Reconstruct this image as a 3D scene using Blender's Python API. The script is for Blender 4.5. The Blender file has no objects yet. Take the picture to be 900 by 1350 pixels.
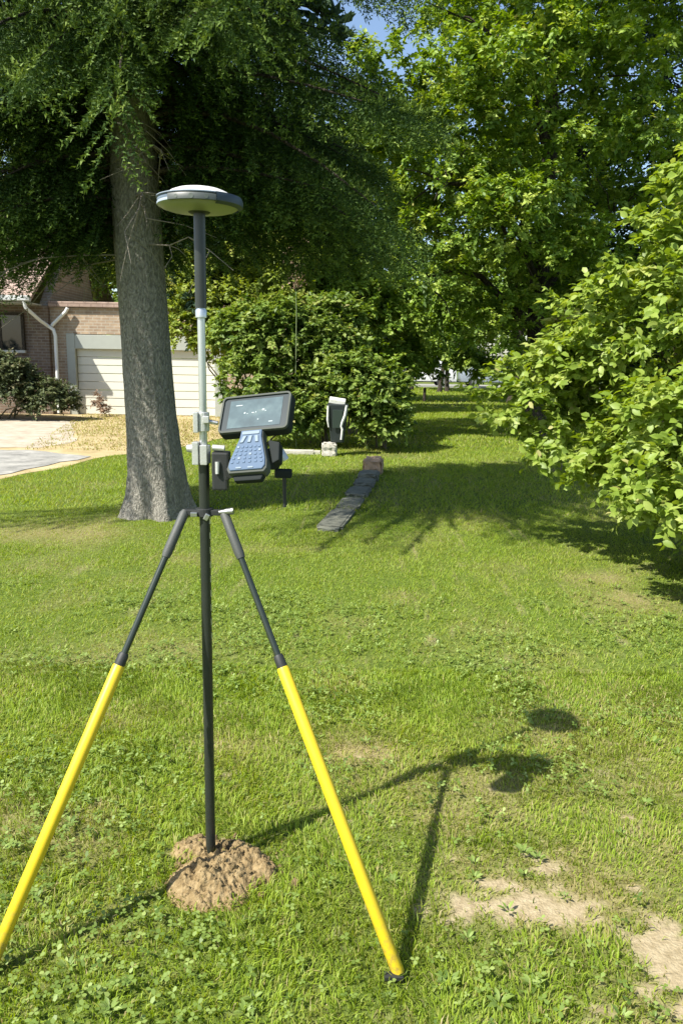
import bpy, bmesh, math, random
import numpy as np
from mathutils import Vector, Matrix, Euler

scene = bpy.context.scene
C = scene.collection
rng = np.random.default_rng(7)
random.seed(7)
PI = math.pi

# ------------------------------------------------------------------ camera
CAM_H, PITCH, ROLL = 1.6, math.radians(11.3), math.radians(1.0)
cd = bpy.data.cameras.new('camera')
cam = bpy.data.objects.new('camera', cd)
C.objects.link(cam)
cd.sensor_fit = 'VERTICAL'
cd.sensor_height = 36.0
cd.lens = 36.0 * 1014.0 / 1350.0
cd.clip_start = 0.05
cd.clip_end = 2000
cam.matrix_world = (Matrix.Translation((0, 0, CAM_H)) @ Euler((PI / 2 - PITCH, 0, 0)).to_matrix().to_4x4()
                    @ Matrix.Rotation(ROLL, 4, 'Z'))
scene.camera = cam

# ------------------------------------------------------------------ sky, sun, exposure
SUN_EL = math.radians(49.7)
SH = Vector((0.81, 0.587, 0)).normalized()           # the way shadows fall
world = bpy.data.worlds.new('World')
scene.world = world
world.use_nodes = True
wn = world.node_tree.nodes
bgn = wn['Background']
sky = wn.new('ShaderNodeTexSky')
sky.sky_type = 'NISHITA'
sky.sun_disc = False
sky.sun_elevation = SUN_EL
sky.sun_rotation = math.atan2(-SH.x, -SH.y) % (2 * PI)
sky.air_density = 1.0
sky.dust_density = 1.0
world.node_tree.links.new(sky.outputs[0], bgn.inputs[0])
bgn.inputs[1].default_value = 0.10
sd = bpy.data.lights.new('sun', 'SUN')
sd.energy = 4.6
sd.angle = math.radians(0.53)
sd.color = (1.0, 0.95, 0.86)
sun = bpy.data.objects.new('sun', sd)
C.objects.link(sun)
ldir = Vector((SH.x * math.cos(SUN_EL), SH.y * math.cos(SUN_EL), -math.sin(SUN_EL)))
sun.rotation_euler = ldir.to_track_quat('-Z', 'Y').to_euler()
vs = scene.view_settings
vs.view_transform = 'Standard'
vs.look = 'None'
vs.exposure = 1.15
vs.gamma = 1.0
vs.use_curve_mapping = False
scene.cycles.max_bounces = 6
scene.cycles.diffuse_bounces = 3
scene.cycles.transmission_bounces = 4


# ------------------------------------------------------------------ materials
def new_mat(name):
    m = bpy.data.materials.new(name)
    m.use_nodes = True
    nt = m.node_tree
    return m, nt, nt.nodes['Principled BSDF'], nt.nodes['Material Output']


def mat(name, col, rough=0.6, metal=0.0, var=0.15, scale=8.0, bump=0.0, bscale=60.0, spec=0.5, coat=0.0, stretch=None):
    m, nt, b, out = new_mat(name)
    N, L = nt.nodes, nt.links
    b.inputs['Roughness'].default_value = rough
    b.inputs['Metallic'].default_value = metal
    b.inputs['Specular IOR Level'].default_value = spec
    b.inputs['Coat Weight'].default_value = coat
    tc = N.new('ShaderNodeTexCoord')
    vec = tc.outputs['Object']
    if stretch:
        mp = N.new('ShaderNodeMapping')
        mp.inputs['Scale'].default_value = stretch
        L.new(vec, mp.inputs[0])
        vec = mp.outputs[0]
    nz = N.new('ShaderNodeTexNoise')
    nz.inputs['Scale'].default_value = scale
    nz.inputs['Detail'].default_value = 6
    L.new(vec, nz.inputs['Vector'])
    mx = N.new('ShaderNodeMix')
    mx.data_type = 'RGBA'
    mx.inputs[6].default_value = (*[c * (1 - var) for c in col], 1)
    mx.inputs[7].default_value = (*[min(1, c * (1 + var)) for c in col], 1)
    L.new(nz.outputs[0], mx.inputs[0])
    L.new(mx.outputs[2], b.inputs['Base Color'])
    if bump:
        nb = N.new('ShaderNodeTexNoise')
        nb.inputs['Scale'].default_value = bscale
        nb.inputs['Detail'].default_value = 8
        L.new(vec, nb.inputs['Vector'])
        bp = N.new('ShaderNodeBump')
        bp.inputs['Strength'].default_value = bump
        bp.inputs['Distance'].default_value = 0.02
        L.new(nb.outputs[0], bp.inputs['Height'])
        L.new(bp.outputs[0], b.inputs['Normal'])
    return m


def ramp(nt, fac, stops):
    r = nt.nodes.new('ShaderNodeValToRGB')
    e = r.color_ramp.elements
    while len(e) < len(stops):
        e.new(0.5)
    for i, (p, c) in enumerate(stops):
        e[i].position = p
        e[i].color = (*c, 1)
    nt.links.new(fac, r.inputs[0])
    return r.outputs[0]


def leaf_mat(name, stops, rough=0.45, trans=0.3, spec=0.4):
    """colour by each leaf's own tone attribute"""
    m, nt, b, out = new_mat(name)
    N, L = nt.nodes, nt.links
    at = N.new('ShaderNodeAttribute')
    at.attribute_name = 'tone'
    col = ramp(nt, at.outputs['Fac'], stops)
    L.new(col, b.inputs['Base Color'])
    b.inputs['Roughness'].default_value = rough
    b.inputs['Specular IOR Level'].default_value = spec
    if trans > 0:
        tr = N.new('ShaderNodeBsdfTranslucent')
        hs = N.new('ShaderNodeHueSaturation')
        hs.inputs['Hue'].default_value = 0.485
        hs.inputs['Saturation'].default_value = 1.15
        hs.inputs['Value'].default_value = 1.3
        L.new(col, hs.inputs['Color'])
        L.new(hs.outputs[0], tr.inputs['Color'])
        mx = N.new('ShaderNodeMixShader')
        mx.inputs[0].default_value = trans
        L.new(b.outputs[0], mx.inputs[1])
        L.new(tr.outputs[0], mx.inputs[2])
        L.new(mx.outputs[0], out.inputs['Surface'])
    return m


M = {}
M['grass'] = leaf_mat('grass_blades', [(0, (.060, .115, .011)), (.25, (.15, .235, .018)), (.55, (.275, .375, .034)),
                                      (.75, (.27, .29, .060)), (1, (.40, .33, .16))], rough=.5, trans=.42, spec=.3)
M['clover'] = leaf_mat('clover_leaves', [(0, (.08, .135, .022)), (.5, (.18, .26, .052)), (1, (.30, .38, .11))], rough=.5, trans=.3)
M['bush_leaf'] = leaf_mat('glossy_bush_leaves', [(0, (.085, .145, .018)), (.5, (.23, .325, .048)), (.9, (.36, .43, .11)), (1, (.44, .42, .17))], rough=.46, trans=.42, spec=.35)
M['shrub_leaf'] = leaf_mat('shrub_leaves', [(0, (.050, .100, .015)), (.5, (.155, .235, .040)), (.9, (.28, .35, .085)), (1, (.34, .32, .12))], rough=.5, trans=.36, spec=.3)
M['yellow_leaf'] = leaf_mat('yellow_green_leaves', [(0, (.09, .135, .016)), (.5, (.23, .30, .045)), (.9, (.36, .40, .09)), (1, (.40, .32, .12))], rough=.5, trans=.36, spec=.3)
M['tree_leaf'] = leaf_mat('tree_leaves', [(0, (.065, .125, .015)), (.5, (.180, .285, .036)), (.92, (.34, .43, .080)), (1, (.40, .38, .12))], rough=.5, trans=.32, spec=.3)
M['needle'] = leaf_mat('spruce_needles', [(0, (.014, .030, .009)), (.40, (.038, .074, .017)), (.72, (.12, .185, .036)), (1, (.28, .35, .085))], rough=.6, trans=.16, spec=.1)
M['blue_needle'] = leaf_mat('blue_spruce_needles', [(0, (.014, .028, .020)), (.5, (.032, .060, .036)), (1, (.08, .12, .06))], rough=.6, trans=.1, spec=.1)
M['dusty_leaf'] = leaf_mat('dusty_bush_leaves', [(0, (.03, .045, .014)), (.5, (.07, .095, .03)), (.9, (.14, .15, .06)), (1, (.25, .18, .10))], rough=.6, trans=.2)
M['dead_leaf'] = leaf_mat('dead_leaves', [(0, (.16, .10, .06)), (1, (.38, .27, .18))], rough=.7, trans=.2)

M['black_tube'] = mat('black_carbon_tube', (.022, .026, .022), .32, 0, .2, 30, spec=.5)
M['dark_tube'] = mat('dark_metal_tube', (.035, .045, .035), .3, .35, .15, 20)
M['white_tube'] = mat('white_painted_tube', (.58, .60, .60), .3, .75, .06, 10)
M['silver'] = mat('cast_aluminium', (.56, .56, .53), .38, .55, .12, 40, .05, 200)
M['yellow'] = mat('yellow_paint', (.66, .50, .02), .42, 0, .16, 26, .05, 120, spec=.5)


def scuffed_yellow():
    m, nt, b, out = new_mat('scuffed_yellow_paint')
    N, L = nt.nodes, nt.links
    tc = N.new('ShaderNodeTexCoord')
    n1 = N.new('ShaderNodeTexNoise')
    n1.inputs['Scale'].default_value = 45
    n1.inputs['Detail'].default_value = 10
    n1.inputs['Roughness'].default_value = .75
    L.new(tc.outputs['Object'], n1.inputs['Vector'])
    base = ramp(nt, n1.outputs[0], [(.28, (.48, .33, .025)), (.36, (.62, .45, .015)), (.6, (.66, .48, .015)), (.74, (.64, .50, .04))])
    sp = N.new('ShaderNodeSeparateXYZ')
    L.new(tc.outputs['Object'], sp.inputs[0])
    mr = N.new('ShaderNodeMapRange')
    mr.inputs[1].default_value = .24
    mr.inputs[2].default_value = .0
    L.new(sp.outputs[2], mr.inputs[0])
    mu = N.new('ShaderNodeMath')
    mu.operation = 'MULTIPLY'
    L.new(mr.outputs[0], mu.inputs[0])
    dn = ramp(nt, n1.outputs[0], [(.45, (0, 0, 0)), (.62, (.8, .8, .8))])
    L.new(dn, mu.inputs[1])
    mx = N.new('ShaderNodeMix')
    mx.data_type = 'RGBA'
    L.new(mu.outputs[0], mx.inputs[0])
    L.new(base, mx.inputs[6])
    mx.inputs[7].default_value = (.17, .12, .06, 1)
    L.new(mx.outputs[2], b.inputs['Base Color'])
    rr = N.new('ShaderNodeMapRange')
    rr.inputs[3].default_value = .32
    rr.inputs[4].default_value = .62
    L.new(n1.outputs[0], rr.inputs[0])
    L.new(rr.outputs[0], b.inputs['Roughness'])
    return m


M['yellow'] = scuffed_yellow()
M['grip'] = mat('grey_rubber_grip', (.055, .06, .053), .6, 0, .15, 30, .08, 250)
M['black_plastic'] = mat('black_plastic', (.018, .02, .019), .6, 0, .2, 30)
M['steel'] = mat('steel', (.45, .45, .43), .3, .9, .1, 30)
M['cream'] = mat('cream_plastic', (.25, .255, .18), .4, 0, .05, 12)
M['white_shell'] = mat('white_plastic_shell', (.66, .66, .62), .38, 0, .03, 8)
M['band_blue'] = mat('blue_grey_band', (.15, .19, .25), .4, 0, .08, 10)
M['band_pale'] = mat('pale_blue_band', (.30, .35, .40), .4, 0, .05, 10)
M['navy'] = mat('navy_plastic', (.022, .035, .045), .45, 0, .12, 10)
M['panel_grey'] = mat('grey_panel', (.065, .075, .068), .45, 0, .1, 20)
M['panel_light'] = mat('light_grey_symbol', (.10, .115, .10), .5, 0, .05, 20)
M['keypad'] = mat('blue_grey_keypad', (.088, .130, .195), .7, 0, .08, 25, spec=.2)  # grey-blue plastic, with the sky's blue sheen put into the colour
M['key_pale'] = mat('pale_key', (.20, .25, .30), .7, 0, .05, 20, spec=.2)
M['key_blue'] = mat('blue_key', (.094, .143, .215), .7, 0, .1, 30, spec=.2)
M['casing'] = mat('grey_rubber_casing', (.085, .092, .08), .8, 0, .1, 30, spec=.1)
M['casing_dark'] = mat('dark_rubber_casing', (.022, .026, .025), .8, 0, .15, 30, spec=.1)


def screen_mat():
    m, nt, b, out = new_mat('map_screen')
    N, L = nt.nodes, nt.links
    tc = N.new('ShaderNodeTexCoord')
    nz = N.new('ShaderNodeTexNoise')
    nz.inputs['Scale'].default_value = 22
    nz.inputs['Detail'].default_value = 5
    L.new(tc.outputs['Object'], nz.inputs['Vector'])
    col = ramp(nt, nz.outputs[0], [(.3, (.020, .044, .056)), (.5, (.034, .066, .080)), (.62, (.052, .090, .102)), (.75, (.10, .13, .12))])  # map tones with the glass's bluish sky reflection put in
    L.new(col, b.inputs['Base Color'])
    L.new(col, b.inputs['Emission Color'])
    b.inputs['Emission Strength'].default_value = .12
    b.inputs['Roughness'].default_value = .4
    b.inputs['Specular IOR Level'].default_value = .12
    return m


M['screen'] = screen_mat()
M['glass_border'] = mat('dark_screen_glass', (.008, .020, .026), .35, 0, .1, 10, spec=.12)
M['icon'] = mat('pale_screen_icon', (.14, .20, .22), .4, 0, .02, 10)


def soil_mat():
    m, nt, b, out = new_mat('dry_soil')
    N, L = nt.nodes, nt.links
    tc = N.new('ShaderNodeTexCoord')
    n1 = N.new('ShaderNodeTexNoise')
    n1.inputs['Scale'].default_value = 38
    n1.inputs['Detail'].default_value = 12
    n1.inputs['Roughness'].default_value = .7
    L.new(tc.outputs['Object'], n1.inputs['Vector'])
    col = ramp(nt, n1.outputs[0], [(.25, (.085, .058, .027)), (.46, (.215, .155, .075)), (.70, (.34, .26, .14))])
    L.new(col, b.inputs['Base Color'])
    b.inputs['Roughness'].default_value = .95
    b.inputs['Specular IOR Level'].default_value = .1
    n2 = N.new('ShaderNodeTexNoise')
    n2.inputs['Scale'].default_value = 160
    n2.inputs['Detail'].default_value = 8
    L.new(tc.outputs['Object'], n2.inputs['Vector'])
    bp = N.new('ShaderNodeBump')
    bp.inputs['Strength'].default_value = .7
    bp.inputs['Distance'].default_value = .008
    L.new(n2.outputs[0], bp.inputs['Height'])
    L.new(bp.outputs[0], b.inputs['Normal'])
    return m


M['soil'] = soil_mat()


def bark_mat(name, c1, c2, c3, sc=1.0):
    m, nt, b, out = new_mat(name)
    N, L = nt.nodes, nt.links
    tc = N.new('ShaderNodeTexCoord')
    mp = N.new('ShaderNodeMapping')
    mp.inputs['Scale'].default_value = (1, 1, .45)
    L.new(tc.outputs['Object'], mp.inputs[0])
    vo = N.new('ShaderNodeTexVoronoi')
    vo.inputs['Scale'].default_value = 58 * sc
    n0 = N.new('ShaderNodeTexNoise')
    n0.inputs['Scale'].default_value = 9 * sc
    n0.inputs['Detail'].default_value = 8
    L.new(mp.outputs[0], n0.inputs['Vector'])
    ad = N.new('ShaderNodeMixRGB')
    ad.blend_type = 'ADD'
    ad.inputs[0].default_value = .12
    L.new(mp.outputs[0], ad.inputs[1])
    L.new(n0.outputs['Color'], ad.inputs[2])
    L.new(ad.outputs[0], vo.inputs['Vector'])
    n1 = N.new('ShaderNodeTexNoise')
    n1.inputs['Scale'].default_value = 60 * sc
    n1.inputs['Detail'].default_value = 8
    n1.inputs['Roughness'].default_value = .7
    L.new(mp.outputs[0], n1.inputs['Vector'])
    mul = N.new('ShaderNodeMath')
    mul.operation = 'MULTIPLY_ADD'
    L.new(vo.outputs['Distance'], mul.inputs[0])
    mul.inputs[1].default_value = -.55
    L.new(n1.outputs[0], mul.inputs[2])
    col = ramp(nt, mul.outputs[0], [(.05, c1), (.32, c2), (.62, c3)])
    L.new(col, b.inputs['Base Color'])
    b.inputs['Roughness'].default_value = .9
    b.inputs['Specular IOR Level'].default_value = .15
    bp = N.new('ShaderNodeBump')
    bp.inputs['Strength'].default_value = 1.0
    bp.inputs['Distance'].default_value = .025
    L.new(mul.outputs[0], bp.inputs['Height'])
    L.new(bp.outputs[0], b.inputs['Normal'])
    return m


M['bark'] = bark_mat('spruce_bark', (.16, .15, .125), (.29, .275, .23), (.42, .40, .34))
M['bark_dark'] = bark_mat('dark_bark', (.03, .026, .02), (.07, .058, .045), (.13, .11, .085), .8)
M['twig'] = mat('dead_twig', (.20, .175, .14), .85, 0, .25, 30)
M['stem'] = mat('green_brown_stem', (.10, .085, .045), .7, 0, .3, 20)
M['concrete'] = mat('pale_concrete', (.42, .40, .34), .9, 0, .2, 6, .3, 40)
M['stone'] = mat('grey_stone', (.145, .15, .12), .95, 0, .3, 9, .5, 40, spec=.1)
M['tan_stone'] = mat('tan_stone', (.40, .27, .17), .9, 0, .25, 14, .6, 40)
M['box_black'] = mat('black_cabinet_paint', (.016, .022, .022), .45, 0, .2, 12)
M['box_white'] = mat('pale_cap_lit_edge', (.62, .62, .57), .6, 0, .15, 20, .2, 60)
M['white_metal'] = mat('white_metal', (.70, .71, .68), .45, 0, .05, 6)
M['door_panel'] = mat('cream_door_panel', (.60, .59, .50), .55, 0, .04, 5)
M['frame_grey'] = mat('grey_door_frame', (.33, .35, .31), .6, 0, .08, 6)
M['gutter'] = mat('pale_grey_gutter', (.50, .52, .50), .5, 0, .06, 6)
M['dark_glass'] = mat('dark_window_glass', (.012, .015, .016), .08, 0, .1, 4, spec=.6)
M['sill'] = mat('pale_window_sill', (.45, .45, .40), .7, 0, .1, 8)
M['soffit'] = mat('painted_soffit', (.38, .37, .33), .7, 0, .1, 6)
M['car_white'] = mat('white_car_paint', (.72, .73, .74), .25, 0, .02, 3, coat=.5)
M['car_silver'] = mat('silver_car_paint', (.33, .38, .44), .28, .3, .02, 3, coat=.5)
M['tyre'] = mat('black_tyre', (.02, .02, .02), .8, 0, .1, 20)
M['pale_paint'] = mat('pale_paint', (.30, .30, .28), .6, 0, .06, 4)


def tile_mat(name, c1, c2, mortar, w, h, ms):
    """flat courses for surfaces twenty metres off, where pieces are a pixel or two"""
    m, nt, b, out = new_mat(name)
    N, L = nt.nodes, nt.links
    tc = N.new('ShaderNodeTexCoord')
    br = N.new('ShaderNodeTexBrick')
    br.inputs['Color1'].default_value = (*c1, 1)
    br.inputs['Color2'].default_value = (*c2, 1)
    br.inputs['Mortar'].default_value = (*mortar, 1)
    br.inputs['Scale'].default_value = 1
    br.inputs['Brick Width'].default_value = w
    br.inputs['Row Height'].default_value = h
    br.inputs['Mortar Size'].default_value = ms
    mp = N.new('ShaderNodeMapping')
    mp.inputs['Rotation'].default_value = (-PI / 2, 0, 0)
    L.new(tc.outputs['Object'], mp.inputs[0])
    L.new(mp.outputs[0], br.inputs['Vector'])
    n = N.new('ShaderNodeTexNoise')
    n.inputs['Scale'].default_value = 7
    n.inputs['Detail'].default_value = 8
    L.new(tc.outputs['Object'], n.inputs['Vector'])
    ov = N.new('ShaderNodeMixRGB')
    ov.blend_type = 'OVERLAY'
    ov.inputs[0].default_value = .45
    L.new(br.outputs[0], ov.inputs[1])
    L.new(n.outputs[0], ov.inputs[2])
    L.new(ov.outputs[0], b.inputs['Base Color'])
    b.inputs['Roughness'].default_value = .9
    return m


M['brick'] = tile_mat('tan_brick', (.36, .27, .18), (.27, .19, .125), (.37, .32, .25), .22, .075, .012)
M['brick_shaded'] = tile_mat('shaded_tan_brick', (.17, .12, .08), (.13, .085, .06), (.2, .17, .14), .22, .075, .012)  # same brick as the garage, with the eave's shade put into the colour
M['shingle'] = tile_mat('tan_shingle', (.34, .25, .20), (.29, .21, .165), (.2, .14, .11), .30, .12, .012)


def ground_mat():
    m, nt, b, out = new_mat('lawn_soil')
    N, L = nt.nodes, nt.links
    tc = N.new('ShaderNodeTexCoord')
    a1 = N.new('ShaderNodeAttribute')
    a1.attribute_name = 'dry'
    a2 = N.new('ShaderNodeAttribute')
    a2.attribute_name = 'bare'
    n1 = N.new('ShaderNodeTexNoise')
    n1.inputs['Scale'].default_value = 30
    n1.inputs['Detail'].default_value = 10
    n1.inputs['Roughness'].default_value = .7
    L.new(tc.outputs['Object'], n1.inputs['Vector'])
    green = ramp(nt, n1.outputs[0], [(.3, (.040, .065, .010)), (.5, (.085, .125, .02)), (.7, (.15, .19, .04))])
    straw = ramp(nt, n1.outputs[0], [(.3, (.14, .115, .05)), (.55, (.26, .215, .10)), (.75, (.36, .29, .15))])
    sand = ramp(nt, n1.outputs[0], [(.3, (.20, .155, .085)), (.5, (.32, .26, .16)), (.72, (.41, .345, .225))])
    m1 = N.new('ShaderNodeMix')
    m1.data_type = 'RGBA'
    L.new(a1.outputs['Fac'], m1.inputs[0])
    L.new(green, m1.inputs[6])
    L.new(straw, m1.inputs[7])
    m2 = N.new('ShaderNodeMix')
    m2.data_type = 'RGBA'
    L.new(a2.outputs['Fac'], m2.inputs[0])
    L.new(m1.outputs[2], m2.inputs[6])
    L.new(sand, m2.inputs[7])
    L.new(m2.outputs[2], b.inputs['Base Color'])
    b.inputs['Roughness'].default_value = .95
    b.inputs['Specular IOR Level'].default_value = .1
    n2 = N.new('ShaderNodeTexNoise')
    n2.inputs['Scale'].default_value = 120
    n2.inputs['Detail'].default_value = 8
    L.new(tc.outputs['Object'], n2.inputs['Vector'])
    bp = N.new('ShaderNodeBump')
    bp.inputs['Strength'].default_value = .6
    bp.inputs['Distance'].default_value = .01
    L.new(n2.outputs[0], bp.inputs['Height'])
    L.new(bp.outputs[0], b.inputs['Normal'])
    return m


M['ground'] = ground_mat()


def patch_mat(name, stops, sc, rough=.95):
    m, nt, b, out = new_mat(name)
    N, L = nt.nodes, nt.links
    tc = N.new('ShaderNodeTexCoord')
    n1 = N.new('ShaderNodeTexNoise')
    n1.inputs['Scale'].default_value = sc
    n1.inputs['Detail'].default_value = 12
    n1.inputs['Roughness'].default_value = .68
    L.new(tc.outputs['Object'], n1.inputs['Vector'])
    L.new(ramp(nt, n1.outputs[0], stops), b.inputs['Base Color'])
    b.inputs['Roughness'].default_value = rough
    b.inputs['Specular IOR Level'].default_value = .1
    bp = N.new('ShaderNodeBump')
    bp.inputs['Strength'].default_value = .5
    bp.inputs['Distance'].default_value = .02
    L.new(n1.outputs[0], bp.inputs['Height'])
    L.new(bp.outputs[0], b.inputs['Normal'])
    return m


M['asphalt'] = patch_mat('worn_driveway', [(.3, (.15, .148, .135)), (.5, (.27, .265, .24)), (.68, (.39, .38, .34))], 2.5)
M['dry_ground'] = patch_mat('dry_yellow_ground', [(.3, (.23, .175, .085)), (.5, (.37, .295, .155)), (.7, (.46, .39, .24))], 1.6)
M['gravel'] = patch_mat('pale_gravel', [(.3, (.27, .23, .17)), (.5, (.38, .33, .255)), (.7, (.47, .415, .33))], 3)


# ------------------------------------------------------------------ object helpers
def tag(o, label=None, cat=None, group=None, kind=None):
    if label: o['label'] = label
    if cat: o['category'] = cat
    if group: o['group'] = group
    if kind: o['kind'] = kind
    return o


def empty(name, loc, label=None, cat=None, group=None):
    o = bpy.data.objects.new(name, None)
    C.objects.link(o)
    o.location = loc
    o.empty_display_size = .1
    bpy.context.view_layer.update() if False else None
    return tag(o, label, cat, group)


def link(name, me, parent=None):
    """mesh built in world coordinates; parents here are unrotated empties"""
    o = bpy.data.objects.new(name, me)
    C.objects.link(o)
    if parent is not None:
        o.parent = parent
        off = Vector((0, 0, 0))
        p = parent
        while p is not None:
            off += Vector(p.location)
            p = p.parent
        o.location = -off
    return o


def mesh_np(name, V, faces, material, tone=None, smooth=False):
    """V (n,3); faces: list of (m,k) int arrays"""
    me = bpy.data.meshes.new(name)
    V = np.asarray(V, dtype=np.float32)
    faces = [np.asarray(f, dtype=np.int32) for f in faces if len(f)]
    nl = sum(f.size for f in faces)
    npoly = sum(len(f) for f in faces)
    me.vertices.add(len(V))
    me.vertices.foreach_set('co', V.ravel())
    me.loops.add(nl)
    me.loops.foreach_set('vertex_index', np.concatenate([f.ravel() for f in faces]))
    me.polygons.add(npoly)
    starts, s = [], 0
    for f in faces:
        starts.append(s + np.arange(len(f), dtype=np.int32) * f.shape[1])
        s += f.size
    me.polygons.foreach_set('loop_start', np.concatenate(starts).astype(np.int32))
    if tone is not None:
        a = me.attributes.new('tone', 'FLOAT', 'POINT')
        a.data.foreach_set('value', np.asarray(tone, dtype=np.float32))
    me.update(calc_edges=True)
    me.materials.append(material)
    if smooth:
        me.polygons.foreach_set('use_smooth', np.ones(npoly, dtype=bool))
    return me


class MB:
    """collects small shapes into one mesh"""

    def __init__(self):
        self.v, self.f = [], []

    def add(self, verts, faces):
        k = len(self.v)
        self.v += [tuple(p) for p in verts]
        self.f += [tuple(i + k for i in f) for f in faces]
        return self

    def box(self, c, s, R=None):
        x, y, z = (d / 2 for d in s)
        P = [Vector((a * x, b * y, d * z)) for a in (-1, 1) for b in (-1, 1) for d in (-1, 1)]
        if R is not None: P = [R @ p for p in P]
        P = [p + Vector(c) for p in P]
        return self.add(P, [(0, 1, 3, 2), (4, 6, 7, 5), (0, 4, 5, 1), (2, 3, 7, 6), (0, 2, 6, 4), (1, 5, 7, 3)])

    def tube(self, pts, rad, n=12, caps=True):
        pts = [Vector(p) for p in pts]
        if not hasattr(rad, '__len__'): rad = [rad] * len(pts)
        rings = []
        prev = None
        for i, p in enumerate(pts):
            d = (pts[min(i + 1, len(pts) - 1)] - pts[max(i - 1, 0)]).normalized()
            if prev is None:
                a = Vector((0, 0, 1)) if abs(d.z) < .9 else Vector((1, 0, 0))
                u = d.cross(a).normalized()
            else:
                u = (prev - d * prev.dot(d)).normalized()
            prev = u
            w = d.cross(u)
            rings.append([p + (u * math.cos(2 * PI * k / n) + w * math.sin(2 * PI * k / n)) * rad[i] for k in range(n)])
        V = [q for r in rings for q in r]
        F = []
        for i in range(len(rings) - 1):
            for k in range(n):
                a, b = i * n + k, i * n + (k + 1) % n
                F.append((a, b, b + n, a + n))
        if caps:
            F.append(tuple(range(n))[::-1])
            F.append(tuple((len(rings) - 1) * n + k for k in range(n)))
        return self.add(V, F)

    def lathe(self, prof, c, n=40, a0=0, a1=2 * PI):
        """prof [(r,z)] about a vertical axis"""
        full = abs(a1 - a0 - 2 * PI) < 1e-6
        m = n if full else n + 1
        V = [(c[0] + r * math.cos(a0 + (a1 - a0) * k / n), c[1] + r * math.sin(a0 + (a1 - a0) * k / n), c[2] + z)
             for r, z in prof for k in range(m)]
        F = []
        for i in range(len(prof) - 1):
            for k in range(n):
                a, b = i * m + k, i * m + (k + 1) % m
                F.append((a, b, b + m, a + m))
        return self.add(V, F)

    def prism(self, outline, z0, z1, taper=0.0):
        """outline in local xy, extruded along z; taper insets the top for a soft edge"""
        n = len(outline)
        cx = sum(p[0] for p in outline) / n
        cy = sum(p[1] for p in outline) / n
        top = [(cx + (p[0] - cx) * (1 - taper), cy + (p[1] - cy) * (1 - taper), z1) for p in outline]
        V = [(p[0], p[1], z0) for p in outline] + top
        F = [tuple(range(n))[::-1], tuple(range(n, 2 * n))]
        for k in range(n):
            F.append((k, (k + 1) % n, n + (k + 1) % n, n + k))
        return self.add(V, F)

    def build(self, name, material, parent=None, smooth=False, bevel=0, M4=None):
        me = bpy.data.meshes.new(name)
        V = self.v
        if M4 is not None: V = [M4 @ Vector(p) for p in V]
        me.from_pydata([tuple(p) for p in V], [], self.f)
        me.update()
        bm = bmesh.new()
        bm.from_mesh(me)
        bmesh.ops.remove_doubles(bm, verts=bm.verts, dist=1e-6)
        bmesh.ops.recalc_face_normals(bm, faces=bm.faces)
        if bevel:
            es = [e for e in bm.edges if len(e.link_faces) == 2 and e.calc_face_angle(0) > .6]
            bmesh.ops.bevel(bm, geom=es, offset=bevel, segments=2, affect='EDGES', profile=.6)
        if smooth:
            for f in bm.faces: f.smooth = True
            for e in bm.edges:
                if len(e.link_faces) == 2 and e.calc_face_angle(0) > .7: e.smooth = False
        bm.to_mesh(me)
        bm.free()
        me.materials.append(material)
        return link(name, me, parent)


def unit(v):
    return v / np.maximum(np.linalg.norm(v, axis=-1, keepdims=True), 1e-9)


def vnoise(x, y, seed=0):
    """smooth value noise in [0,1]"""
    r = np.random.default_rng(seed)
    T = r.random((64, 64))
    xi, yi = np.floor(x).astype(int), np.floor(y).astype(int)
    fx, fy = x - xi, y - yi
    fx, fy = fx * fx * (3 - 2 * fx), fy * fy * (3 - 2 * fy)
    g = lambda a, b: T[a % 64, b % 64]
    return (g(xi, yi) * (1 - fx) * (1 - fy) + g(xi + 1, yi) * fx * (1 - fy) + g(xi, yi + 1) * (1 - fx) * fy + g(xi + 1, yi + 1) * fx * fy)


def fbm(x, y, seed=0, o=4):
    s, a, t = 0, .5, 0
    for i in range(o):
        s = s + a * vnoise(x * 2 ** i + 7.3 * i, y * 2 ** i + 3.1 * i, seed + i)
        t += a
        a *= .55
    return s / t


# ------------------------------------------------------------------ ground
def gz(x, y):
    fade = np.clip((11 - y) / 4, 0, 1)
    return fade * (.026 * (fbm(x * 1.3 + 20, y * 1.3 + 20, 3, 3) - .5))


BLOBS_DRY = [(-2.7, 6.9, .75, .35, .8), (-2.3, 5.7, .4, .3, .4), (.08, 2.95, .28, .16, .7), (-.42, 2.95, .22, .13, .6), (.72, 2.05, .5, .28, .6),
             (1.15, 2.9, .5, .5, .35), (1.95, 5.1, .3, .4, .4), (2.0, 5.6, .25, .2, .45), (1.4, 3.3, .45, .4, .45), (.92, 1.7, .3, .25, .55), (.3, 2.6, .5, .3, .35),
             (-1.2, 6.0, .3, .2, .4), (1.3, 2.2, .4, .4, .4), (-1.0, 4.0, .6, .3, .25), (-1.2, 2.35, .4, .25, .35), (-.75, 1.9, .3, .2, .3), (.9, 16, .3, .8, .6), (.9, 12.9, .5, .35, .7)]
BLOBS_BARE = [(.56, 2.02, .24, .075, 1.6), (.50, 2.13, .14, .045, 1.0), (.71, 1.99, .12, .06, .9), (.68, 2.24, .07, .09, .85), (.93, 1.83, .11, .16, 1.5),
              (.99, 1.70, .2, .15, 1.0), (.66, 1.63, .09, .07, .7), (.08, 2.91, .06, .035, .65), (-.42, 2.75, .05, .04, .6), (-.38, 2.98, .06, .03, .5), (.85, 1.55, .2, .1, .8),
              (-.37, 2.17, .14, .14, .8), (.9, 2.12, .06, .04, .5), (1.02, 2.5, .06, .08, .45)]


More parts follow.
